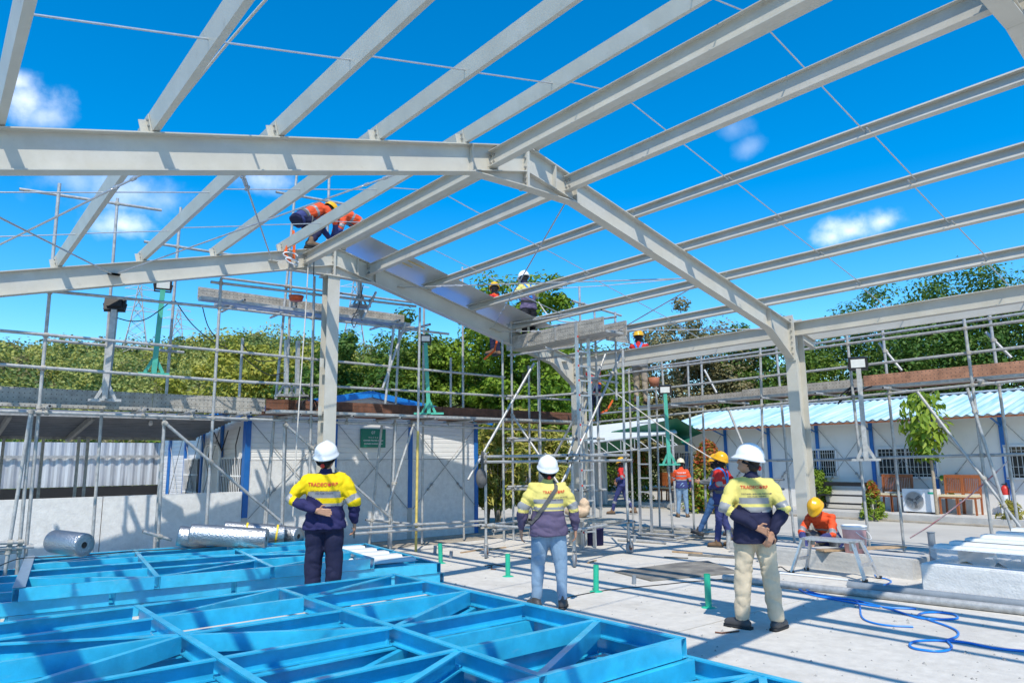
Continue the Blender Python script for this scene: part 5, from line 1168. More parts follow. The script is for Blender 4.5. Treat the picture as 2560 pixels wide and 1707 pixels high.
    if strap:   # sling strap over the right shoulder to the left hip, seen from behind
        top_ = K['neck']+side*.09*s-up2*.03*s
        P0 = [K['chest']+fw_t*.25*s+side*.05*s, top_+fw_t*.1*s, top_+up2*.06*s, top_-fw_t*.1*s]; e = K['pelvis']-side*.22*s-fw_t*.10*s+up0*.06*s; s0 = top_-fw_t*.14*s-up2*.03*s
        P0 += [s0.lerp(e, k/9) - fw_t*.08*s*math.sin(math.pi*k/9) for k in range(0, 10)]
        P0 += [K['pelvis']-side*.25*s+up0*.04*s, K['pelvis']-side*.18*s+fw_t*.16*s+up0*.06*s]
        wrap(P0, .045*s, 'strap_grey', 'bag_strap', .012)
    if logo:
        B = surf(); right = side; upv = up2; fwv = fw_t
        def proj(me, cx, cz, mname, flip=1):
            c = K['chest']+upv*cz*s; bad = False
            for v in me.vertices:
                p = c+right*(cx+v.co.x)*s+upv*v.co.y*s-fwv*.6; hit = B.ray_cast(p, fwv)
                v.co = (hit[0]-fwv*.007) if hit[0] else (c-fwv*.15*s+right*(cx+v.co.x)*s+upv*v.co.y*s)
            me.materials.clear(); me.materials.append(MATS[mname]); put('lettering', me, sh_o)
        def sub(me, cuts=1):
            bm = bmesh.new(); bm.from_mesh(me); bmesh.ops.triangulate(bm, faces=bm.faces[:]); bmesh.ops.subdivide_edges(bm, edges=bm.edges[:], cuts=cuts, use_grid_fill=True); bm.to_mesh(me); bm.free(); return me
        k = logo.get('k', 1); m1 = logo.get('m', 'logo_red')
        proj(sub(text_mesh('TRADEC', .052*k, True, 'RIGHT')), .045*k+logo.get('x', 0), logo.get('z', .05), m1); proj(sub(text_mesh('RP', .052*k, True, 'LEFT')), .098*k+logo.get('x', 0), logo.get('z', .05), m1)
        q = bmesh.new(); cx = .072*k; n = 16
        def poly(pts): q.faces.new([q.verts.new((x, y, 0)) for x, y in pts])
        poly([(.017*k*math.cos(a*2*math.pi/n), .014*k+.017*k*math.sin(a*2*math.pi/n)) for a in range(n)])
        for a in range(9):
            an = math.radians(-10+a*25); r0, r1 = .021*k, .040*k; poly([((r0)*math.cos(an-.13), .014*k+r0*math.sin(an-.13)), (r1*math.cos(an), .014*k+r1*math.sin(an)), (r0*math.cos(an+.13), .014*k+r0*math.sin(an+.13))])
        me = bpy.data.meshes.new('sun_logo'); q.to_mesh(me); q.free(); proj(sub(me), cx+logo.get('x', 0), logo.get('z', .05), m1)
        if logo.get('small', True):
            proj(sub(text_mesh('CONTAINER | MODULAR | PORTACAMP', .0165, True)), .02+logo.get('x', 0), logo.get('z', .05)-.055, 'navy'); proj(sub(text_mesh('STEEL FRAME | HOUSING', .0165, True)), .02+logo.get('x', 0), logo.get('z', .05)-.08, 'navy')
    return t, K
def at_depth(px, depth, py=1150): d = ray(px, py); return CAMP+d*(depth/d.dot(_fw))
def away(p, rot=0): v = Vector((p[0], p[1], 0)).normalized(); return Matrix.Rotation(math.radians(rot), 3, 'Z')@v
HV = dict(hi='hv_yellow', lo='navy', collar='navy'); HVP = dict(hi='hv_pale', lo='purple_navy'); HVN = dict(hi='hv_pale', lo='navy_dark', collar='navy_dark')
OR = dict(hi='hv_orange', lo='blue_cloth', cut=.30, s1=(.55, .63), s2=(.30, .38)); RD = dict(hi='hv_red', lo='blue_cloth', cut=.36, s1=(.62, .70), s2=(.38, .44))
# 1 man in bright yellow
g = at_depth(817, 8.05); g.z = 0
p1, K1 = person('man in bright yellow and navy shirt, one hand behind his back, standing between blue frames', g, away(g, -6), 1.83,
    dict(pelvis=(.0, 0, .95), elL=(-.35, -.08, 1.19), wrL=(-.07, -.205, 1.075), hdL=(1, -.05, -.16), pnL=(0, -1, 0), curlL=.18, elR=(.30, -.05, 1.16), wrR=(.305, .06, .93), hdR=(.02, .25, -1), pnR=(-1, .1, 0), curlR=.7, hp=.38, hy=.25, hr=.05, head=(.0, -.035, 1.612), neck=(0, -.03, 1.46), ankL=(-.1, 0, .09), ankR=(.1, 0, .09)),
    HV, 'navy_dark', 'boot_grey', 'helmet_white', knob=True, logo=dict(k=1.0, z=.05, x=-.02), straight=True, seed=4, fat=1.16)
# phone in his right hand
pw = K1['wrR']+Vector((0, 0, -.10)); ph = MB(); fwd = away(g, -6); ph.box(pw+fwd*.035, (.012, .075, .15), axes=(fwd.cross(Vector((0, 0, 1))), (fwd*.6+Vector((0, 0, -.8))).normalized(), (fwd*.8+Vector((0, 0, .6))).normalized()))
tag(ph.build('mobile_phone', 'black_plastic'), 'black phone held in the right hand of the man in bright yellow', 'phone')
# 2 man in jeans
g = az(1375, 1520); g.z = 0
p2, K2 = person('stocky man in pale yellow and purple shirt and light jeans with a dark sling strap', g, away(g, 4), 1.665,
    dict(hp=.42, head=(0, -.04, 1.60), neck=(0, -.03, 1.46), hy=-.12, elL=(-.30, -.03, 1.16), wrL=(-.33, .03, .90), elR=(.30, -.03, 1.16), wrR=(.33, .03, .90), ankL=(-.16, .02, .09), ankR=(.15, -.02, .09), kneeL=(-.13, .03, .5), kneeR=(.14, .0, .5), toeL=(-.5, 1, 0), toeR=(.25, 1, 0)),
    dict(HVP, hem=.11, cut=.36, s1=(.52, .62), s2=(.37, .45)), 'jeans', 'boot_grey', 'helmet_white', fat=1.2, belly=.02, knob=True, logo=dict(k=.85, z=.06, x=.06), strap=True, seed=9)
# 3 man in khaki trousers
g = (az(1862, 1572)+az(1942, 1572))/2; g.z = 0
p3, K3 = person('man in pale yellow and navy shirt and khaki trousers, hands clasped behind his back', g, away(g, 10), 1.735,
    dict(hp=.22, hy=-1.0, head=(-.015, -.015, 1.61), elL=(-.285, -.10, 1.165), wrL=(-.02, -.20, .985), hdL=(1, -.15, -.35), pnL=(0, -1, -.2), curlL=.9, elR=(.275, -.12, 1.15), wrR=(.135, -.185, .935), hdR=(-.45, -.05, -1), pnR=(-.3, 1, 0), curlR=.5,
         ankL=(-.165, .02, .09), ankR=(.15, -.02, .09), kneeL=(-.13, .03, .5), kneeR=(.125, 0, .5), toeL=(-1, .75, 0), toeR=(.6, .8, 0)),
    dict(HVN, hem=.12, cut=.35, s1=(.50, .62), s2=(.35, .43)), 'khaki', 'boot_grey', 'helmet_white', fat=1.1, belly=.01, knob=True, logo=dict(k=.85, z=.07, x=.0), straight=True, seed=14, skin='skin')

gl = MB(); HRk = None
SQ = dict(pelvis=(0, -.12, .28), waist=(0, -.06, .42), chest=(0, .10, .60), neck=(0, .24, .73), head=(0, .33, .83), hp=-.55, hipL=(-.09, -.09, .27), hipR=(.09, -.09, .27), kneeL=(-.2, .34, .46), kneeR=(.2, .34, .46), ankL=(-.14, .03, .09), ankR=(.14, .03, .09),
          shL=(-.18, .17, .69), shR=(.18, .17, .69), elL=(-.26, .42, .47), elR=(.25, .40, .45), wrL=(-.12, .58, .25), wrR=(.10, .56, .22), hdL=(.2, .8, -.6), hdR=(-.2, .8, -.6), pnL=(.2, -.3, -1), pnR=(-.2, -.3, -1))
STOOP = dict(pelvis=(0, -.25, .52), waist=(0, -.14, .62), chest=(0, .08, .76), neck=(0, .26, .84), head=(0, .38, .83), hp=-.75, hipL=(-.09, -.22, .50), hipR=(.09, -.22, .50), kneeL=(-.14, .2, .47), kneeR=(.14, .16, .44), ankL=(-.13, .02, .09), ankR=(.13, -.06, .09),
             shL=(-.18, .18, .78), shR=(.18, .18, .78), elL=(-.22, .34, .54), elR=(.22, .36, .54), wrL=(-.1, .46, .33), wrR=(.1, .48, .33), hdL=(.1, .5, -1), hdR=(-.1, .5, -1))
# 4 crouching man
g = at_depth(2052, 11.75, 1140); g.z = .02
person('crouching man in orange shirt and yellow helmet working at the concrete beam', g, -away(g, -24), 1.70, dict(SQ, hp=-.75, wrL=(-.02, .5, .33), elL=(-.24, .36, .42)), OR, 'grey_cloth', 'boot_grey', 'helmet_yellow', vox=.012, seed=21)
# 5 man in red with harness
g = (az(1797, 1364)+az(1823, 1369))/2; g.z = 0
person('standing man in red and navy with a harness and orange helmet, looking up', g, away(g, 62), 1.72, dict(hp=.40, head=(0, -.02, 1.61), elL=(-.25, -.12, 1.18), wrL=(-.16, .14, 1.10), hdL=(.7, .6, .1), elR=(.26, -.14, 1.2), wrR=(.16, .06, 1.02), hdR=(-.5, .8, -.2), ankR=(.12, -.1, .09), ankL=(-.12, .06, .09)), RD, 'blue_cloth', 'boot_brown', 'helmet_yellow', vox=.012, harness=('strap_grey', 'blue_strap'), scarf='black_cloth', seed=23, skin='skin_dark')
# 6 man in dark jeans striding behind him
g = az(1800, 1344); g.z = 0
person('man in grey top and blue jeans striding behind the man in red', g, away(g, 75), 1.68, dict(kneeL=(-.09, .22, .52), ankL=(-.09, .42, .14), kneeR=(.09, -.02, .5), ankR=(.09, -.22, .13), toeL=(-.1, 1, .25), elL=(-.25, .1, 1.2), wrL=(-.2, .3, 1.2), hdL=(0, 1, .2)), dict(hi='grey_cloth', lo='grey_cloth', s1=(9, 9), s2=(9, 9), ss=(9, 9)), 'jeans_dark', 'boot_grey', 'helmet_yellow', vox=.013, seed=24, scarf='black_cloth')
# 7 orange shirt man, back to the camera
g = az(1708, 1288); g.z = -.05
person('man in orange hi-vis shirt and jeans seen from behind near the wooden chair', g, away(g, 3), 1.66, dict(ankL=(-.15, 0, .09), ankR=(.13, 0, .09), elL=(-.24, .06, 1.17), wrL=(-.14, .26, 1.15), hdL=(.6, .8, 0), hp=-.15), OR, 'jeans', 'boot_brown', 'helmet_cream', vox=.014, logo=dict(k=.9, z=.05, x=0, m='white_paint', small=False), seed=25)
# 8 man walking behind the tower
g = az(1558, 1281); g.z = -.05
person('man in red vest and navy overalls walking behind the scaffold tower', g, away(g, 70), 1.70, dict(kneeL=(-.09, .2, .52), ankL=(-.09, .33, .10), kneeR=(.09, -.08, .5), ankR=(.09, -.36, .13), elL=(-.25, -.1, 1.17), wrL=(-.22, .12, 1.05), elR=(.25, .05, 1.17), wrR=(.2, .28, 1.1), hp=-.2), RD, 'blue_cloth', 'boot_brown', 'helmet_yellow', vox=.015, bands=dict(leg=1), seed=26, skin='skin_dark', scarf='black_cloth')
# 9, 10 two men on the roof at the far gable
g = ay(776, 634, 11.8); g.z = top(g.x)+.01
RSH = dict(hi='hv_orange', lo='blue_cloth', cut=.22, s1=(.5, .58), s2=(.2, .26))
p9, K9 = person('man in orange shirt crouching on the far gable rafter, yellow helmet down', g, Vector((1, .12, 0)), 1.70, STOOP, RSH, 'navy_dark', 'boot_brown', 'helmet_yellow', vox=.013, harness=('strap_grey', 'strap_grey'), seed=31)
g = ay(884, 590, 12.62); g.z = top(g.x)+.16
p10, K10 = person('man in orange shirt and faded jeans bending over on the far roof edge', g, Vector((-1, .15, 0)), 1.70, dict(pelvis=(0, -.2, .86), waist=(0, -.09, .95), chest=(0, .13, 1.04), neck=(0, .32, 1.03), head=(0, .44, .98), hp=-.95, hipL=(-.09, -.18, .84), hipR=(.09, -.18, .84), kneeL=(-.12, .04, .5), kneeR=(.12, .0, .48), ankL=(-.13, .0, .09), ankR=(.13, -.1, .09), shL=(-.18, .25, 1.0), shR=(.18, .25, 1.0), elL=(-.2, .32, .75), elR=(.2, .34, .75), wrL=(-.1, .40, .52), wrR=(.1, .42, .52)), RSH, 'jeans', 'boot_brown', 'helmet_yellow', vox=.013, harness=('strap_grey', 'strap_grey'), seed=32)
# 11 white helmet on the tower platform
g = Vector((PXX+.28, 11.25, z0+.045)); d11 = ax(1323, 850, PXX+.28); g.y = d11.y
p11, K11 = person('man with white helmet and harness standing on the tower platform', g, away(g, 30), 1.70, dict(elL=(-.28, .12, 1.22), wrL=(-.22, .36, 1.24), hdL=(0, 1, .1), elR=(.25, .10, 1.2), wrR=(.1, .36, 1.2), hdR=(-.3, 1, 0), chest=(-.03, .03, 1.29), neck=(-.05, .06, 1.46), head=(-.06, .10, 1.6), hp=-.2), dict(hi='hv_pale', lo='purple_navy', cut=.42, s1=(.55, .62), s2=(.42, .46)), 'black_cloth', 'boot_grey', 'helmet_white', vox=.013, harness=('black_cloth', 'blue_strap'), scarf='navy_dark', glove='glove', seed=33)
# 12 yellow helmet beside him
g = ay(1238, 884, YB); g.z -= .03
p12, K12 = person('man in red with yellow helmet on the gable scaffold fixing the foil', g, away(g, 55), 1.68, dict(elL=(-.26, .12, 1.2), wrL=(-.18, .36, 1.22), hdL=(.2, 1, 0), elR=(.26, .1, 1.2), wrR=(.2, .36, 1.2), hdR=(0, 1, 0), hp=-.3, hy=.9), RD, 'navy_dark', 'boot_brown', 'helmet_yellow', vox=.014, harness=('black_cloth', 'orange_strap'), scarf='black_cloth', glove='glove', seed=34, skin='skin_dark')
# 13 man climbing at the right scaffold
g = ax(1603, 1006, 13.0); g.z -= .03
p13, K13 = person('man in red shirt and beige trousers on the ladder at the right scaffold', g, away(g, -8), 1.72, dict(elL=(-.24, .14, 1.25), wrL=(-.2, .36, 1.35), hdL=(0, 1, .4), elR=(.25, .14, 1.25), wrR=(.2, .36, 1.32), hdR=(0, 1, .3), kneeL=(-.1, .1, .52)), dict(hi='hv_red', lo='grey_cloth', cut=.3, s1=(9, 9), s2=(9, 9), ss=(9, 9)), 'beige_cloth', 'boot_brown', 'helmet_yellow', vox=.014, harness=('black_cloth', 'blue_strap'), scarf='black_cloth', seed=35)
# 14 man behind the ladder on the gable planks
g = ay(1488, 1052, 12.35); g.z = ZP+.135
p14, K14 = person('man in red half hidden behind the tower ladder on the gable planks', g, away(g, 40), 1.66, dict(hp=-.5, chest=(0, .08, 1.26), neck=(0, .16, 1.42), head=(0, .22, 1.54), elL=(-.25, .2, 1.1), wrL=(-.15, .35, 1.0), elR=(.25, .2, 1.1), wrR=(.15, .35, 1.0)), RD, 'navy_dark', 'boot_brown', 'helmet_yellow', vox=.015, harness=('orange_strap', 'orange_strap'), seed=36, skin='skin_dark')
mat('tape_pink', (.45, .10, .12), .6, 0, .5, 6, col2=(.62, .55, .55))
mat('paper_sack', (.55, .40, .27), .85, 0, .2, 9, .3, 20)
# ------------------------------------------------------------------ green pipe stubs in the slab
for i, ((px, py), (tx_, ty_)) in enumerate((((1102, 1407), (1100, 1358)), ((1270, 1440), (1269, 1384)), ((1490, 1478), (1490, 1411)), ((1772, 1518), (1767, 1434)))):
    g = az(px, py); h = ay(tx_, ty_, g.y).z; tp = ay(tx_, ty_, g.y); q = MB(); q.tube([g+Vector((0, 0, -.02)), Vector((tp.x, g.y, h))], .036, 14, caps=False); q.tube([g, Vector((tp.x, g.y, h))], .031, 14, caps=False)
    q.lathe(g, [(.085, .0), (.07, .008), (.036, .014)], 12)
    tag(q.build('pipe_stub', 'pipe_green'), ['green plastic pipe stub farthest from the camera, by the blue frames', 'green plastic pipe stub left of the man in jeans', 'green plastic pipe stub right of the man in jeans', 'green plastic pipe stub nearest the khaki trousers'][i], 'pipe', 'green pipe stubs in the slab')
for i, (px, py, h) in enumerate(((1585, 1459, .11), (1127, 1395, .12), (1087, 1385, .15), (1102, 1383, .12), (1586, 1355, .13))):
    g = az(px, py); q = MB(); q.tube([g, g+Vector((.01, 0, h))], .03, 10); tag(q.build('conduit_stub', 'pipe_grey'), ['short grey pipe stub beside the dark plywood board', 'short grey pipe stub right of the far green pipe', 'tilted grey pipe stub left of the far green pipe', 'thin grey pipe stub behind the far green pipe', 'grey pipe stub by the tower right caster'][i], 'pipe', 'grey pipe stubs in the slab')
ps = thing('pipe_cluster', 'cluster of upright grey pipes behind the khaki man', 'pipes', az(1855, 1375))
for dx, px, top_, bot in ((0, 1843, 1292, 1373), (0, 1822, 1324, 1372), (0, 1862, 1342, 1374), (8, 1832, 1330, 1372)):
    g = az(px, bot); q = MB(); e = ay(px+(dx and 14), top_, g.y); q.tube([g, e], .045 if dx == 0 else .03, 12); q.build('pipe', 'galv', ps)
# plywood board on the slab
pts = [az(1536, 1430), az(1628, 1453), az(1849, 1432), az(1770, 1404), az(1700, 1408)]; q = MB(); n = 5
vs = [Vector((p.x, p.y, .004)) for p in pts]+[Vector((p.x, p.y, .02)) for p in pts]; q.add(vs, [tuple(range(n-1, -1, -1)), tuple(range(n, 2*n))]+[(i, (i+1) % n, n+(i+1) % n, n+i) for i in range(n)])
tag(q.build('plywood_board', 'ply'), 'worn dark plywood board lying on the slab', 'board')
q = MB(); q.bar(az(1560, 1438)+Vector((0, 0, .012)), az(1848, 1433)+Vector((0, 0, .012)), .012, .018); 
for i, (a, c, w, lab) in enumerate((((1722, 1388), (1860, 1396), .10, 'dark rough plank on the slab behind the khaki man'), ((1682, 1380), (1755, 1385), .07, 'pale thin board on the slab behind the plywood'), ((2050, 1378), (2255, 1368), .2, 'thin plank lying on the concrete beam by the bucket'))):
    z = .0 if i < 2 else .262; a = az(*a, z); c = az(*c, z); q = MB(); q.bar(a+Vector((0, 0, .016)), c+Vector((0, 0, .016)), w, .024); tag(q.build('plank', 'ply' if i == 0 else 'wood_raw'), lab, 'plank')
rb = [[(1212, 1415), (1236, 1412), (1262, 1416)], [(1220, 1420), (1230, 1416), (1228, 1424), (1240, 1424)], [(1788, 1582), (1805, 1584), (1848, 1579)]]
for i, L in enumerate(rb): q = MB(); q.tube([az(*p)+Vector((0, 0, .01)) for p in L], .008, 6); tag(q.build('rebar_offcut', 'rust_plank'), ['bent rebar offcut left of the man in jeans', 'crossed rebar offcut left of the man in jeans', 'short rusty rebar by the khaki man\'s left boot'][i], 'rebar', 'rebar offcuts')
# ------------------------------------------------------------------ concrete beams on the right
def rough_block(name, label, lo, hi, m, seed, cat='concrete beam', slope=0):
    bm = bmesh.new(); lo = V3(lo); hi = V3(hi); nx, ny, nz = 6, max(8, int((hi.y-lo.y)/.12)), 5; r = random.Random(seed)
    bmesh.ops.create_grid(bm, x_segments=1, y_segments=1, size=1); bm.clear()
    bmesh.ops.create_cube(bm, size=1); bmesh.ops.scale(bm, vec=hi-lo, verts=bm.verts); bmesh.ops.translate(bm, vec=(lo+hi)/2, verts=bm.verts)
    bmesh.ops.subdivide_edges(bm, edges=bm.edges[:], cuts=7, use_grid_fill=True)
    for v in bm.verts:
        v.co += Vector((r.uniform(-1, 1), r.uniform(-1, 1), r.uniform(-1, 1)))*.002
        if slope and v.co.x < lo.x+.02: v.co.x -= slope*(hi.z-v.co.z)
    bmesh.ops.bevel(bm, geom=[e for e in bm.edges if e.calc_face_angle(0) > 1.2], offset=.015, segments=2, affect='EDGES')
    me = bpy.data.meshes.new(name); bm.to_mesh(me); bm.free(); me.materials.append(MATS[m]); o = bpy.data.objects.new(name, me); COL.objects.link(o); return tag(o, label, cat)
rough_block('ground_beam', 'grey concrete ground beam behind the aluminium step stool', (10.5, 4.25, -.02), (11.15, 6.6, .26), 'conc', 1, slope=.12)
rough_block('ground_beam', 'far end of the concrete ground beam under the crouching man', (11.2, 4.6, -.02), (11.85, 7.6, .20), 'conc', 2)
rough_block('plastered_block', 'pale plastered concrete block at the right edge under metal sheets', (9.5, .9, -.02), (10.5, 3.78, .36), 'plaster', 3, 'concrete block')
q = MB()
for y in (3.4, 2.2): q.lohi((9.9, y, .362), (10.9, y+.09, .50))
tag(q.build('timber_bearer', 'wood_raw'), 'timber bearers under the pale metal sheets', 'timber')
for k in range(7):
    x0 = 9.62+.17*k; z = .505+.0*k; c0 = Vector((x0+.3, 3.72-.12*k, .52+.035*k)); q = MB()
    prof = [(-.2, 0), (-.13, 0), (-.10, .035), (.10, .035), (.13, 0), (.2, 0), (.2, .003), (.133, .003), (.103, .038), (-.103, .038), (-.133, .003), (-.2, .003)]
    q.prism(c0, Vector((c0.x, -.5, c0.z)), [(p, r_) for p, r_ in prof]); tag(q.build('metal_sheet', 'pale_sheet'), ['pale profiled metal sheet at the right, lowest and nearest', 'second lowest pale profiled metal sheet at the right', 'third pale profiled metal sheet at the right', 'fourth pale profiled metal sheet at the right', 'fifth pale profiled metal sheet at the right', 'sixth pale profiled metal sheet at the right', 'topmost pale profiled metal sheet at the right'][k], 'metal sheet', 'pale profiled sheets at the right')
# clear plastic wrap hanging from the sheets
m = bpy.data.materials.new('plastic_film'); m.use_nodes = True; bs = m.node_tree.nodes['Principled BSDF']; bs.inputs['Base Color'].default_value = (.9, .92, .95, 1); bs.inputs['Roughness'].default_value = .15; bs.inputs['Alpha'].default_value = .38; MATS['plastic_film'] = m
q = MB(); vs = []; r3 = random.Random(8); nx = 40
for i in range(nx+1):
    y = 3.75-2.6*i/nx; d = .10+.09*abs(math.sin(i*.55))+.05*r3.random()
    for j in range(4): vs.append((9.70+.03*math.sin(i*1.1+j)+.02*j, y, .535-d*j/3+.01*r3.random()))
q.add(vs, [(i*4+j, (i+1)*4+j, (i+1)*4+j+1, i*4+j+1) for i in range(nx) for j in range(3)], 0, True); tag(q.build('plastic_wrap', 'plastic_film'), 'torn clear plastic film hanging from the pale metal sheets', 'plastic film')
g = ax(2328, 1340, 10.75); q = MB(); q.tube([(10.75, g.y, -.01), (10.75, g.y, ax(2328, 1331, 10.75).z)], .045, 12); q.tube([(10.75, g.y, ax(2328, 1331, 10.75).z), (10.75, g.y, ax(2328, 1329, 10.75).z)], .052, 12); tag(q.build('drain_pipe', 'pipe_grey'), 'upright dark grey pipe left of the pale metal sheets', 'pipe')
# step stool
st = thing('step_stool', 'folding aluminium step platform behind the khaki man', 'stool', (10.0, 5.1, 0), None)
F = [az(1989, 1433), az(2016, 1427), az(2157, 1452), az(2184, 1441)]
pa = ax(2010, 1342, 9.95); pb = ax(2150, 1346, 9.95); zt_ = .49
A0 = Vector((9.92, 5.50, zt_)); B0 = Vector((9.92, 4.78, zt_)); A1 = A0+Vector((.28, 0.02, 0)); B1 = B0+Vector((.28, .02, 0))
q = MB(); q.bar((A0+A1)/2, (B0+B1)/2, .30, .03); [q.bar((A0+(A1-A0)*k)+Vector((0, 0, .017)), (B0+(B1-B0)*k)+Vector((0, 0, .017)), .02, .006) for k in (.1, .3, .5, .7, .9)]; q.build('platform', 'alu', st)
legs = []
for P, foot in ((A0, Vector((9.84, 5.66, 0))), (A1, Vector((10.26, 5.66, 0))), (B0, Vector((9.84, 4.62, 0))), (B1, Vector((10.26, 4.62, 0)))):
    q = MB(); q.bar(P, foot+Vector((0, 0, .02)), .03, .055, (1, 0, 0)); lo = q.build('leg', 'alu', st); q = MB(); q.box(foot+Vector((0, 0, .02)), (.045, .06, .04)); q.build('foot', 'black_plastic', lo)
    q = MB(); q.box(P+Vector((-.02 if P.x < 10 else .02, 0, -.05)), (.02, .075, .12)); q.build('hinge', 'galv_dark', st)
for a_, b_ in ((Vector((9.86, 5.6, .2)), Vector((10.24, 5.6, .2))), (Vector((9.86, 4.68, .2)), Vector((10.24, 4.68, .2)))): q = MB(); q.bar(a_, b_, .025, .04); q.build('step', 'alu', st)
# paint bucket
mat('bucket', (.62, .34, .33), .4, 0, .25, 6); mat('label_orange', (.75, .25, .05), .5, 0, .1, 9)
gb = ax(2140, 1380, 10.72); bz = .262; gb = Vector((10.72, gb.y, bz)); bk = thing('paint_bucket', 'white lidded pinkish paint bucket on the concrete beam', 'bucket', gb)
H_ = .37; q = MB(); q.lathe(gb, [(0, 0), (.145, 0), (.165, H_*.93)], 24); q.build('pail', 'bucket', bk)
q = MB(); q.lathe(gb+Vector((0, 0, H_*.9)), [(.172, 0), (.172, .03), (.178, .03), (.178, .05), (.16, .055), (.155, .045), (0, .045)], 24); q.build('lid', 'white_paint', bk)
q = MB(); q.tube([gb+Vector((-.16*math.cos(k*math.pi/8), -.12*math.sin(k*math.pi/8)-.1, H_*.83-.11*math.sin(k*math.pi/8))) for k in range(9)], .005, 5); q.build('handle', 'white_paint', bk)
for k, (px, py, X) in enumerate(((1440, 1360, 9.7), (1478, 1362, 10.0), (1492, 1362, 10.1))):
    g = az(px, py); q = MB(); q.lathe(g, [(0, 0), (.13, 0), (.14, .30), (.146, .30), (.146, .32), (0, .32)], 18); o = q.build('paint_bucket', 'navy' if k else 'pale_sheet'); tag(o, ['white and blue paint pail left under the tower', 'dark blue paint pail under the tower, left of two', 'dark blue paint pail under the tower, right of two'][k], 'bucket', 'pails under the tower')
# hoses, long pipes
def path(name, label, pix, r, m, z=0, cat='hose', n=10):
    P = [az(*p, z+r) for p in pix]; Q = []
    for i in range(len(P)-1):
        p0, p1, p2, p3 = P[max(i-1, 0)], P[i], P[i+1], P[min(i+2, len(P)-1)]
        for k in range(n):
            t = k/n; Q.append(.5*((2*p1)+(p2-p0)*t+(2*p0-5*p1+4*p2-p3)*t*t+(3*p1-p0-3*p2+p3)*t**3))
    Q.append(P[-1]); q = MB(); q.tube(Q, r, 8); return tag(q.build(name, m), label, cat)
path('air_hose', 'blue hose looping across the slab to the right edge', [(2290, 1521), (2200, 1516), (2100, 1500), (2025, 1485), (1995, 1470), (1990, 1462), (2003, 1462), (2022, 1477), (2080, 1492), (2140, 1500), (2220, 1520), (2295, 1543), (2345, 1547), (2392, 1545), (2385, 1535), (2350, 1530), (2310, 1531), (2295, 1539), (2320, 1548), (2370, 1565), (2394, 1578), (2392, 1590), (2372, 1598), (2367, 1600), (2379, 1614), (2370, 1624), (2340, 1627), (2290, 1621), (2274, 1612), (2285, 1603), (2320, 1600), (2367, 1601), (2420, 1606), (2490, 1620), (2600, 1629)], .011, 'hose_blue')
path('air_hose', 'second blue hose with its cut end on the slab', [(1995, 1466), (2010, 1478), (2060, 1490), (2130, 1498), (2148, 1510), (2153, 1538), (2170, 1552), (2215, 1562), (2283, 1566)], .010, 'hose_blue')
path('air_hose', 'blue hose curling down from the concrete beam', [(2180, 1474), (2210, 1462), (2228, 1453), (2215, 1446), (2190, 1440), (2182, 1420)], .010, 'hose_blue')
g0 = az(1809, 1452); g1 = az(2600, 1542)
for off, r_, p, lab in ((0, .045, (g0, g1), 'long grey tube on the slab nearest the blue hose'), (1, .05, (az(2121, 1473), az(2600, 1527)), 'second long grey tube on the slab beside the block')):
    q = MB(); a, c = p; q.tube([a+Vector((0, 0, r_)), c+Vector((0, 0, r_))], r_, 14, caps=False); q.tube([a+Vector((0, 0, r_)), c+Vector((0, 0, r_))], r_*.86, 12, caps=False); tag(q.build('steel_tube', 'galv' if off == 0 else 'pipe_grey'), lab, 'tube', 'long tubes on the slab')
q = MB(); a = az(1950, 1434); c = az(2120, 1452); q.tube([a+Vector((0, 0, .015)), c+Vector((0, 0, .015))], .015, 8); tag(q.build('plastic_conduit', 'white_paint'), 'thin white conduit on the slab under the step stool', 'tube')
# loose scaffold tubes and boards lying at the tower foot
lt = thing('tube_pile', 'loose scaffold tubes and boards on the ground right of the tower', 'tubes', az(1680, 1345))
for a, c, r_ in (((1530, 1340), (1690, 1352), .024), ((1600, 1336), (1800, 1345), .024), ((1690, 1350), (1775, 1333), .03), ((1545, 1352), (1665, 1360), .024)): q = MB(); a = az(*a); c = az(*c); q.tube([a+Vector((0, 0, r_)), c+Vector((0, 0, r_))], r_, 8); q.build('tube', 'galv', lt)
for a, c in (((1590, 1322), (1780, 1330)), ((1600, 1330), (1790, 1340))): q = MB(); a = az(*a); c = az(*c); q.bar(a+Vector((0, 0, .05)), c+Vector((0, 0, .05)), .2, .05); q.build('board', 'galv_dirty', lt)
# ------------------------------------------------------------------ foil rolls
def roll(label, a, c, r, band=None):
    r = r*.9; a = V3(a)-Vector((0, 0, .05)); c = V3(c)-Vector((0, 0, .05)); t = thing('foil_roll', label, 'foil roll', (a+c)/2-Vector((0, 0, r)), 'foil rolls behind the blue frames'); d = (c-a).normalized(); L = (c-a).length
    q = MB(); q.lathe(a, [(r*.3, 0), (r*.96, 0), (r, .02), (r*1.01, L*.5), (r, L-.02), (r*.96, L), (r*.55, L-.02), (r*.28, L-.01)], 28, d); q.build('sheet', 'foil', t)
    q = MB(); q.lathe(c-d*.015, [(0, 0), (r*.26, .004)], 14, d); q.lathe(a+d*.015, [(0, 0), (r*.26, -.004)], 14, d); q.build('core', 'black', t)
    if band:
        for f in band: q = MB(); q.lathe(a+d*L*f, [(r*1.02, 0), (r*1.025, .015), (r*1.02, .03)], 24, d); q.build('tape', 'yellow_tape', t)
zr_ = .60
Yr = 11.35
roll('short foil roll by the low white wall at the left', ay(135, 1342, Yr), ay(213, 1352, Yr-.5), .165)
roll('long shiny foil roll in front of the pile', ay(478, 1325, Yr), ay(668, 1338, Yr-.55), .165)
roll('dull foil roll end poking out left of the long one', ay(446, 1330, Yr+.35), ay(520, 1338, Yr+.2), .165)
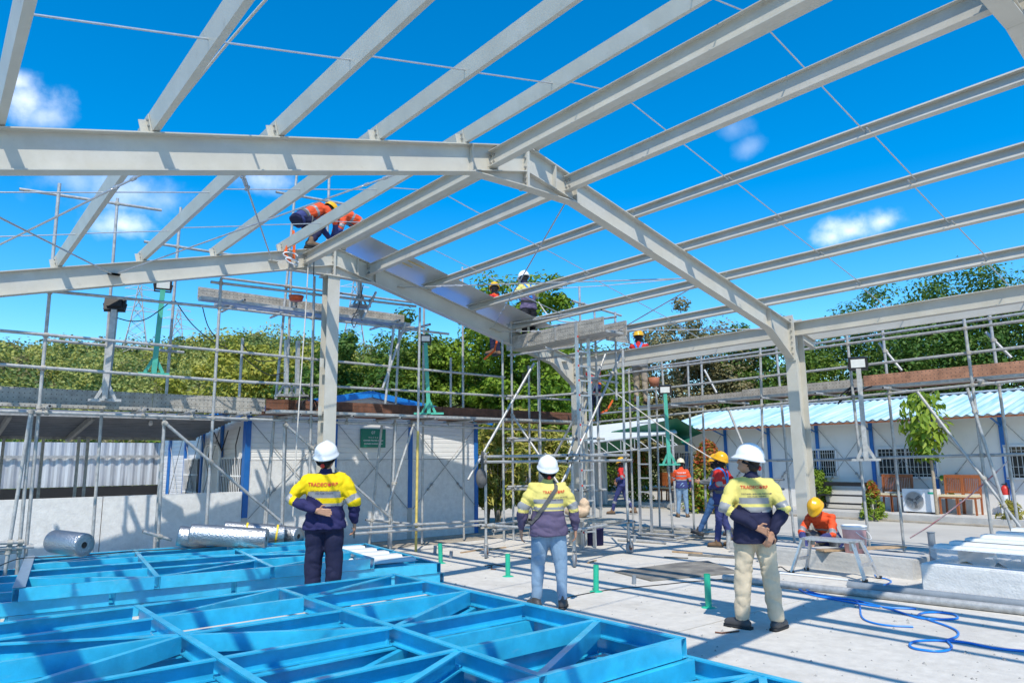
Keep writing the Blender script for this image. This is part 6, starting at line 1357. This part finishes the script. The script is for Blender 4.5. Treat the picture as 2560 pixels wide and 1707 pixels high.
roll('foil roll with yellow tape behind the man in bright yellow', ay(560, 1318, Yr+.45), ay(712, 1328, Yr+.1), .165, (.35, .85))
roll('foil roll end right beside the man in bright yellow', ay(690, 1326, Yr+.5), ay(748, 1332, Yr+.1), .16)
# ------------------------------------------------------------------ porch furniture
def chair(label, pos, rz):
    t = thing('wooden_chair', label, 'chair', pos, 'wooden chairs on the porch'); R = Matrix.Rotation(rz, 3, 'Z'); O = V3(pos); L = lambda x, y, z: O+R@Vector((x, y, z)); X = R@Vector((1, 0, 0)); Yv = R@Vector((0, 1, 0)); Z = Vector((0, 0, 1))
    for x, y, h in ((-.2, .2, .44), (.2, .2, .44), (-.2, -.2, 1.0), (.2, -.2, 1.0)):
        q = MB(); q.bar(L(x, y, 0), L(x, y-(.09 if h > .5 else 0), h), .042, .042, Yv); q.build('leg', 'wood_chair', t)
    q = MB(); q.box(L(0, 0, .43), (.44, .44, .04), axes=(X, Yv, Z)); q.build('seat', 'wood_chair', t)
    q = MB(); q.box(L(0, .01, .475), (.43, .42, .045), axes=(X, Yv, Z)); q.build('cushion', 'cushion', t)
    for z, hgt in ((.56, .05), (.97, .09)): q = MB(); yb = -.2-.09*z; q.box(L(0, yb, z), (.42, .03, hgt), axes=(X, Yv, Z)); q.build('back_rail', 'wood_chair', t)
    for k in range(8): x = -.155+.31*k/7; q = MB(); q.bar(L(x, -.2-.09*.57, .57), L(x, -.2-.09*.95, .95), .034, .016, X); q.build('back_slat', 'wood_chair', t)
    return t
fc = math.pi/2
CX = 21.2
for lab, px, py in (('wooden chair left of the air conditioner, left of two', 2222, 1280), ('wooden chair left of the air conditioner, right of two', 2258, 1279), ('wooden chair right of the young tree, left of two', 2382, 1285), ('wooden chair right of the young tree, right of two', 2428, 1286), ('wooden chair by the orange shirted man', 1675, 1266)):
    g = ax(px, py, CX); chair(lab, (CX, g.y, .121), fc)
g = ax(1648, 1266, CX); chair('wooden chair partly hidden left of the orange shirted man', (CX, g.y, .121), fc)
# air conditioner outdoor unit
g = ax(2308, 1281, 21.1); ac = thing('air_conditioner', 'white outdoor air conditioner unit on the porch between the chairs', 'air conditioner', (21.1, g.y, .12)); c = Vector((21.1, g.y, .12+.34))
bm_ = MB(); bm_.box(c, (.3, .86, .6)); bm_.build('casing', 'white_paint', ac)
q = MB(); q.lathe(c+Vector((-.152, .13, -.01)), [(.245, -.004), (.245, .012), (.225, .012)], 30, (-1, 0, 0), 0, False); [q.lathe(c+Vector((-.158, .13, -.01)), [(r_, 0), (r_+.004, .003), (r_+.008, 0)], 30, (-1, 0, 0)) for r_ in (.03, .06, .09, .12, .15, .18, .21)]; q.build('grille', 'grey_corr', ac)
q = MB(); q.lathe(c+Vector((-.1515, .13, -.01)), [(0, .0005), (.235, .0005)], 30, (-1, 0, 0)); fo_ = q.build('fan_opening', 'galv_dark', ac)
q = MB(); [q.box(c+Vector((-.156, .13+.11*math.cos(a), -.01+.11*math.sin(a))), (.003, .16, .07), axes=(Vector((1, 0, 0)), Vector((0, math.cos(a), math.sin(a))), Vector((0, -math.sin(a), math.cos(a))))) for a in (.3, 2.4, 4.5)]; q.build('fan', 'black_plastic', fo_)
q = MB(); [q.box((21.1, g.y+s, .14), (.34, .06, .04)) for s in (-.3, .3)]; q.build('foot', 'black_plastic', ac)
q = MB(); q.box(c+Vector((-.152, -.3, .2)), (.004, .16, .05)); q.build('badge', 'pipe_green', ac)
# benches
for lab, px, py in (('dark metal bench on the porch right of the steel column', 2110, 1272),):
    g = ax(px, py, 21.2); t = thing('metal_bench', lab, 'bench', (21.2, g.y, .12))
    for x, z, w in ((0, .40, .32), (.22, .72, .04), (0, .16, .28)): q = MB(); q.box((21.2+x, g.y, .12+z), (w, 1.5, .035 if w > .1 else .12)); q.build('slat' if z < .3 else ('seat' if z < .5 else 'backrest'), 'black', t)
    for y in (-.65, .65): q = MB(); q.bar((21.05, g.y+y, .12), (21.05, g.y+y, .52), .03, .03, (0, 1, 0)); q.bar((21.4, g.y+y, .12), (21.4, g.y+y, .85), .03, .03, (0, 1, 0)); q.build('leg', 'black', t)
# fire extinguisher
g = ax(2520, 1285, 21.5); fx = thing('fire_extinguisher', 'red and white fire extinguisher beside the blue post at the right', 'extinguisher', (21.5, g.y, .12)); q = MB(); q.lathe((21.5, g.y, .32), [(0, 0), (.09, 0), (.095, .05), (.095, .16)], 16); q.lathe((21.5, g.y, .48), [(.095, .16), (.095, .30), (.07, .36), (.03, .4), (0, .4)], 16); q.build('cylinder', 'red', fx)
q = MB(); q.lathe((21.5, g.y, .48), [(.0965, 0), (.0965, .16)], 16); q.build('label_band', 'white_paint', fx); q = MB(); q.tube([(21.5, g.y, .86), (21.47, g.y-.05, .95), (21.44, g.y-.1, .8), (21.42, g.y-.1, .5)], .012, 6); q.box((21.5, g.y, .9), (.03, .12, .03)); q.build('hose', 'black_plastic', fx); q = MB(); q.lohi((21.4, g.y-.1, .12), (21.6, g.y+.1, .32)); q.build('stand', 'white_paint', fx)
# ------------------------------------------------------------------ canopy with green tarp behind the tower
cn = thing('tarp_canopy', 'grey canopy roof on a truss with a green tarp, behind the tower', 'canopy', (18, 17, 0))
Xc = 19.3
A = ax(1150, 1112, Xc+3); Bq = ax(1700, 1055, Xc); 
p0 = az(1160, 1120, 2.75); 
E1 = ad(1180, 1138, 27); E2 = ax(1692, 1078, 19.2)
def lerp3(a, c, t): return a+(c-a)*t
R1 = ad(1180, 1108, 29); R2 = ax(1692, 1050, 20.8)
q = MB(); vs = [E1, E2, R2+Vector((.5, 1, .15)), R1+Vector((.5, 1, .15))]; q.add(vs+[v-Vector((0, 0, .03)) for v in vs], [(0, 1, 2, 3), (7, 6, 5, 4), (0, 4, 5, 1), (1, 5, 6, 2), (2, 6, 7, 3), (3, 7, 4, 0)]); q.build('roof', 'pale_sheet', cn)
D = Vector((0, 0, -.45)); n = 16; q = MB(); q.tube([E1-Vector((0, 0, .05)), E2-Vector((0, 0, .05))], .03, 6); q.tube([E1+D, E2+D], .03, 6)
for k in range(n): a = lerp3(E1, E2, k/n)-Vector((0, 0, .05)); c = lerp3(E1, E2, (k+1)/n); q.tube([a, c+D], .018, 5); q.tube([a, a+D+Vector((0, 0, .05))], .018, 5)
q.build('truss', 'galv', cn)
q = MB(); vs = []; nu, nv = 16, 6; back = Vector((1.6, .5, .35))
for i in range(nu+1):
    for j in range(nv+1): a = lerp3(E1, E2, i/nu); s_ = j/nv; sag = .55*math.sin(math.pi*s_)*(.6+.4*math.sin(i*1.3)); vs.append(a+back*s_+Vector((0, 0, -.08-sag)))
q.add(vs, [(i*7+j, (i+1)*7+j, (i+1)*7+j+1, i*7+j+1) for i in range(nu) for j in range(nv)], 0, True); q.build('tarp', 'tarp_green', cn)
TP = [ax(1692, 1045, 18.9), ax(1757, 1082, 20.3), ax(1705, 1102, 19.8), ax(1640, 1096, 18.9), ax(1545, 1102, 19.0), ax(1515, 1092, 19.1), ax(1530, 1078, 19.2), ax(1610, 1062, 19.0)]
q = MB(); nT = len(TP); c = sum(TP, Vector())/nT+Vector((.1, 0, -.08)); q.add(TP+[c], [(i, (i+1) % nT, nT) for i in range(nT)], 0, True); q.build('tarp_end', 'tarp_green', cn)
for t_ in (.05, .35, .65, .98): a = lerp3(E1, E2, t_); q = MB(); q.tube([Vector((a.x, a.y, -.05)), a], .045, 8); q.build('column', 'galv', cn)
# grey container wall behind the shrubs and tower
ct = thing('container_shed', 'grey corrugated steel shed wall behind the tower', 'shed', (18, 24, -.05))
a = az(1390, 1262, -.05); b2 = az(1520, 1262, -.05); a.z = b2.z = -.05
corr('wall_sheet', 'corr_fence', a, a+Vector((0, 0, 2.6)), b2-a, (b2-a).length, .25, .04, ct, trap=True)
a2 = az(1180, 1268, -.05); corr('wall_sheet', 'corr_fence', Vector((a2.x, a2.y, -.05)), Vector((a2.x, a2.y, 2.5)), a-a2, (a-a2).length, .25, .04, ct, trap=True)
# ------------------------------------------------------------------ ropes, cables, straps, bag, pails aloft
def hang(name, label, P, r, m, cat, n=10):
    P = [V3(p) for p in P]; Q = []
    for i in range(len(P)-1):
        p0, p1, p2, p3 = P[max(i-1, 0)], P[i], P[i+1], P[min(i+2, len(P)-1)]
        for k in range(n): t = k/n; Q.append(.5*((2*p1)+(p2-p0)*t+(2*p0-5*p1+4*p2-p3)*t*t+(3*p1-p0-3*p2+p3)*t**3))
    Q.append(P[-1]); q = MB(); q.tube(Q, r, 6); return tag(q.build(name, m), label, cat)
Y_ = lambda *a: ay(*a)
hang('rope', 'pale rope hanging from the far ridge down past the man in bright yellow', [ay(771, 655, 11.6), ay(764, 780, 11.6), ay(752, 950, 11.55), ay(742, 1100, 11.5), ay(732, 1290, 11.5)], .011, 'rope', 'rope')
hang('electric_cable', 'black cable looping from the leftmost flood light', [ay(294, 795, 12.2), ay(330, 803, 12.2), ay(370, 795, 12.2), ay(430, 752, 12.2)], .008, 'cable', 'cable')
hang('electric_cable', 'black cable sagging from the turquoise lamp to the scaffold post', [ay(438, 752, 12.1), ay(480, 810, 12.1), ay(530, 852, 12.1), ay(570, 872, 12.1)], .008, 'cable', 'cable')
hang('electric_cable', 'black cable hanging below the upper gable planks', [ay(505, 762, 12.1), ay(520, 815, 12.1), ay(545, 850, 12.1)], .008, 'cable', 'cable')
hang('electric_cable', 'black cable draped between the bare lamp posts', [ay(608, 862, 12.2), ay(640, 900, 12.3), ay(690, 900, 12.3), ay(712, 890, 12.3)], .008, 'cable', 'cable')
hang('electric_cable', 'black cable drooping left of the bare lamp posts', [ay(605, 890, 12.2), ay(650, 925, 12.3), ay(680, 938, 12.3), ay(712, 930, 12.3)], .008, 'cable', 'cable')
hang('electric_cable', 'black cable hanging from the upper planks right of the steel column', [ay(908, 712, 12.1), ay(897, 765, 12.0), ay(880, 800, 12.0), ay(885, 818, 12.0), ay(892, 805, 12.0)], .008, 'cable', 'cable')
hang('electric_cable', 'black cable running up the far ridge', [ay(785, 650, 11.6), ay(784, 690, 11.6)], .008, 'cable', 'cable')
hang('electric_cable', 'thin dark cable lying across the far blue frames', [az(-10, 1418, .43), az(48, 1396, .43), az(130, 1392, .43), az(260, 1384, .43), az(330, 1377, .43), az(480, 1370, .43), az(620, 1358, .43), az(745, 1345, .43)], .007, 'cable', 'cable')
hang('electric_cable', 'dark cable wound at the right scaffold planks', [ax(2100, 990, 12.85), ax(2130, 965, 12.85), ax(2115, 985, 12.85), ax(2140, 970, 12.85), ax(2105, 1000, 12.85), ax(2095, 1010, 12.85), ax(2110, 995, 12.85), ax(2180, 965, 12.85)], .012, 'cable', 'cable')
hang('guy_rope', 'pale rope from the tower to the man in red', [ay(1440, 1010, 9.4)*0+ax(1495, 950, 10.4), ax(1660, 1070, 11.2), ax(1795, 1155, 11.9)], .012, 'rope', 'rope')
hang('life_line', 'white lifeline rope strung right of the ridge bay', [ax(1365, 721, 10.2), ax(1500, 715, 10.3), ax(1700, 697, 10.5)], .008, 'rope', 'rope')
hang('life_line', 'long lifeline rope sloping up to the right edge', [ax(1860, 690, 9.95), ax(2100, 632, 10.0), ax(2400, 560, 10.1), ax(2600, 520, 10.2)], .009, 'rope', 'rope')
hang('life_line', 'twisted rope beside the second purlin at top left', [ax(440, 268, 1.75), ax(560, 120, 1.78), ax(700, -40, 1.8)], .012, 'rope', 'rope')
# coil of cable on the rusty planks
cb = thing('cable_coil', 'black cable coil on the rusty gable planks beside the column', 'cable coil', ay(770, 1030, 12.15)); c = ay(770, 1012, 12.15)
q = MB(); r5 = random.Random(2)
for k in range(9): a0 = r5.uniform(0, 6); rr0 = r5.uniform(.09, .145); dx, dz = r5.uniform(-.05, .05), r5.uniform(-.02, .02); q.tube([c+Vector((dx+rr0*1.25*math.cos(a0+j*.5236), r5.uniform(-.02, .02), dz+rr0*math.sin(a0+j*.5236))) for j in range(13)], .008, 5)
q.build('coil', 'cable', cb)
# orange lanyards of the men aloft
for lab, pix, Y0, m in (('orange lanyard hanging by the crouching man on the far rafter', [(722, 604), (712, 634), (726, 655)], 11.6, 'orange_strap'), ('orange lanyard hanging behind the crouching man on the far rafter', [(733, 576), (736, 600), (734, 650)], 11.65, 'orange_strap'), ('orange lanyard looping below the man fixing the foil', [(1244, 846), (1236, 876), (1210, 898)], 12.4, 'orange_strap'), ('red lanyard looping behind the tower', [(1532, 1000), (1518, 1025), (1502, 1032)], 12.2, 'orange_strap')):
    P = [ay(x, y, Y0) for x, y in pix]; q = MB()
    for i in range(len(P)-1): q.bar(P[i], P[i+1], .045, .012, (0, 1, 0))
    for i in range(len(P)-1): pass
    tag(q.build('lanyard', m), lab, 'lanyard', 'safety lanyards')
hk = thing('snap_hook', 'white double snap hook dangling at the far rafter', 'hook', ay(730, 645, 11.58))
for sgn in (0, 1):
    c = ay(726+6*sgn, 638+16*sgn, 11.58); q = MB(); q.tube([c+Vector((.13*math.cos(k*.6+.6*sgn), 0, .05*math.sin(k*.6))) for k in range(9)], .012, 6); q.build('hook', 'white_paint', hk)
hang('life_line', 'white rope hanging in a loop from the man on the tower platform', [K11['pelvis']+Vector((.2, -.1, .1)), K11['pelvis']+Vector((.35, -.3, -.25)), ax(1420, 805, 10.2), ax(1470, 800, 10.2)], .014, 'rope', 'rope')
# sling bag hung on the tower
g = ay(1203, 1190, 9.9); bg_ = thing('sling_bag', 'dark grey sling bag hanging on the left of the tower', 'bag', g-Vector((0, 0, .2)))
q = MB(); ellip(q, g+Vector((0, 0, -.03)), (.105, .07, .17)); ellip(q, g+Vector((.0, -.05, -.08)), (.085, .05, .09)); me = remesh(q, .012, 3); setmats(me, ['strap_grey'], None); o = bpy.data.objects.new('pouch', me); COL.objects.link(o); o.parent = bg_; me.transform(Matrix.Translation(-bg_.location))
q = MB(); q.bar(g+Vector((.02, 0, .1)), g+Vector((.03, 0, .42)), .05, .012, (0, 1, 0)); q.build('strap', 'strap_grey', bg_)
# buckets aloft
for lab, p, m, r_, h_ in (('orange pail on the upper gable planks', ay(740, 752, 12.25), 'orange_plastic', .14, .09), ('brown pail hanging at the right scaffold', ax(1636, 965, 13.2), 'terracotta', .13, .2)):
    q = MB(); q.lathe(p, [(0, 0), (r_*.8, 0), (r_, h_), (r_*.95, h_), (r_*.78, .01)], 18); tag(q.build('pail', m), lab, 'bucket')
# sack under the tower
g = az(1520, 1322, .5); q = MB(); ellip(q, (9.3, 9.45, .72), (.16, .28, .11)); ellip(q, (9.32, 9.28, .80), (.09, .1, .17)); me = remesh(q, .02, 3, .03, 5, .6); setmats(me, ['paper_sack'] if 'paper_sack' in MATS else ['cushion'], None); o = bpy.data.objects.new('cement_sack', me); COL.objects.link(o); tag(o, 'crumpled paper cement sack on the tower base', 'sack')
# red white barrier tape
hang('barrier_tape', 'faded red and white barrier tape slanting at the right', [ax(2275, 1344, 13.0), ax(2330, 1310, 12.95), ax(2410, 1250, 12.9), ax(2480, 1190, 12.8), ax(2520, 1152, 12.8)], .011, 'tape_pink', 'tape')

# cable across the slab, rubble and scraps
path('ground_cable', 'thin dark cable across the slab past the man in jeans', [(1405, 1498), (1440, 1488), (1520, 1474), (1640, 1462), (1740, 1452), (1850, 1444)], .006, 'cable', cat='cable')
path('ground_cable', 'dark cable tangle on the slab left of the step stool', [(1905, 1418), (1925, 1408), (1915, 1422), (1940, 1412), (1930, 1428), (1950, 1416), (1965, 1424), (1985, 1436)], .007, 'cable', cat='cable')
r6 = random.Random(12); q = MB()
for k in range(420):
    px_, py_ = r6.uniform(900, 2560), r6.uniform(1350, 1700); g = az(px_, py_)
    if not (4.8 < g.x < 11.8 and g.y < 12.3): continue
    s_ = r6.choice((.006, .008, .01, .014, .02))*r6.uniform(.7, 1.3); a = r6.uniform(0, 6); u = Vector((math.cos(a), math.sin(a), 0)); v = Vector((-u.y, u.x, 0))
    q.add([g+u*s_, g+v*s_*.8, g-u*s_*.9, g-v*s_*.7, g+Vector((s_*.2, 0, s_*.8))], [(0, 1, 4), (1, 2, 4), (2, 3, 4), (3, 0, 4)])
o = q.build('rubble', 'conc_dark'); tag(o, 'small stones and grit scattered on the slab', 'rubble'); o['kind'] = 'stuff'
for i, (p, w, l, a, m) in enumerate((((1480, 1405), .03, .35, .4, 'wood_raw'), ((1330, 1398), .025, .3, 1.2, 'wood_raw'), ((1240, 1372), .05, .5, .1, 'wood_raw'), ((1180, 1378), .04, .6, .2, 'wood_raw'), ((1690, 1395), .03, .4, 2.0, 'ply'))):
    g = az(*p); q = MB(); d = Vector((math.cos(a), math.sin(a), 0))*l/2; q.bar(g-d+Vector((0, 0, .012)), g+d+Vector((0, 0, .012)), w, .02); tag(q.build('wood_scrap', m), ['short wood scrap on the slab behind the man in jeans', 'short wood scrap left of the tower near caster', 'wood scrap by the office wall under the tower', 'long wood scrap by the office wall corner', 'dark wood scrap behind the plywood board'][i], 'wood scrap', 'wood scraps on the slab')
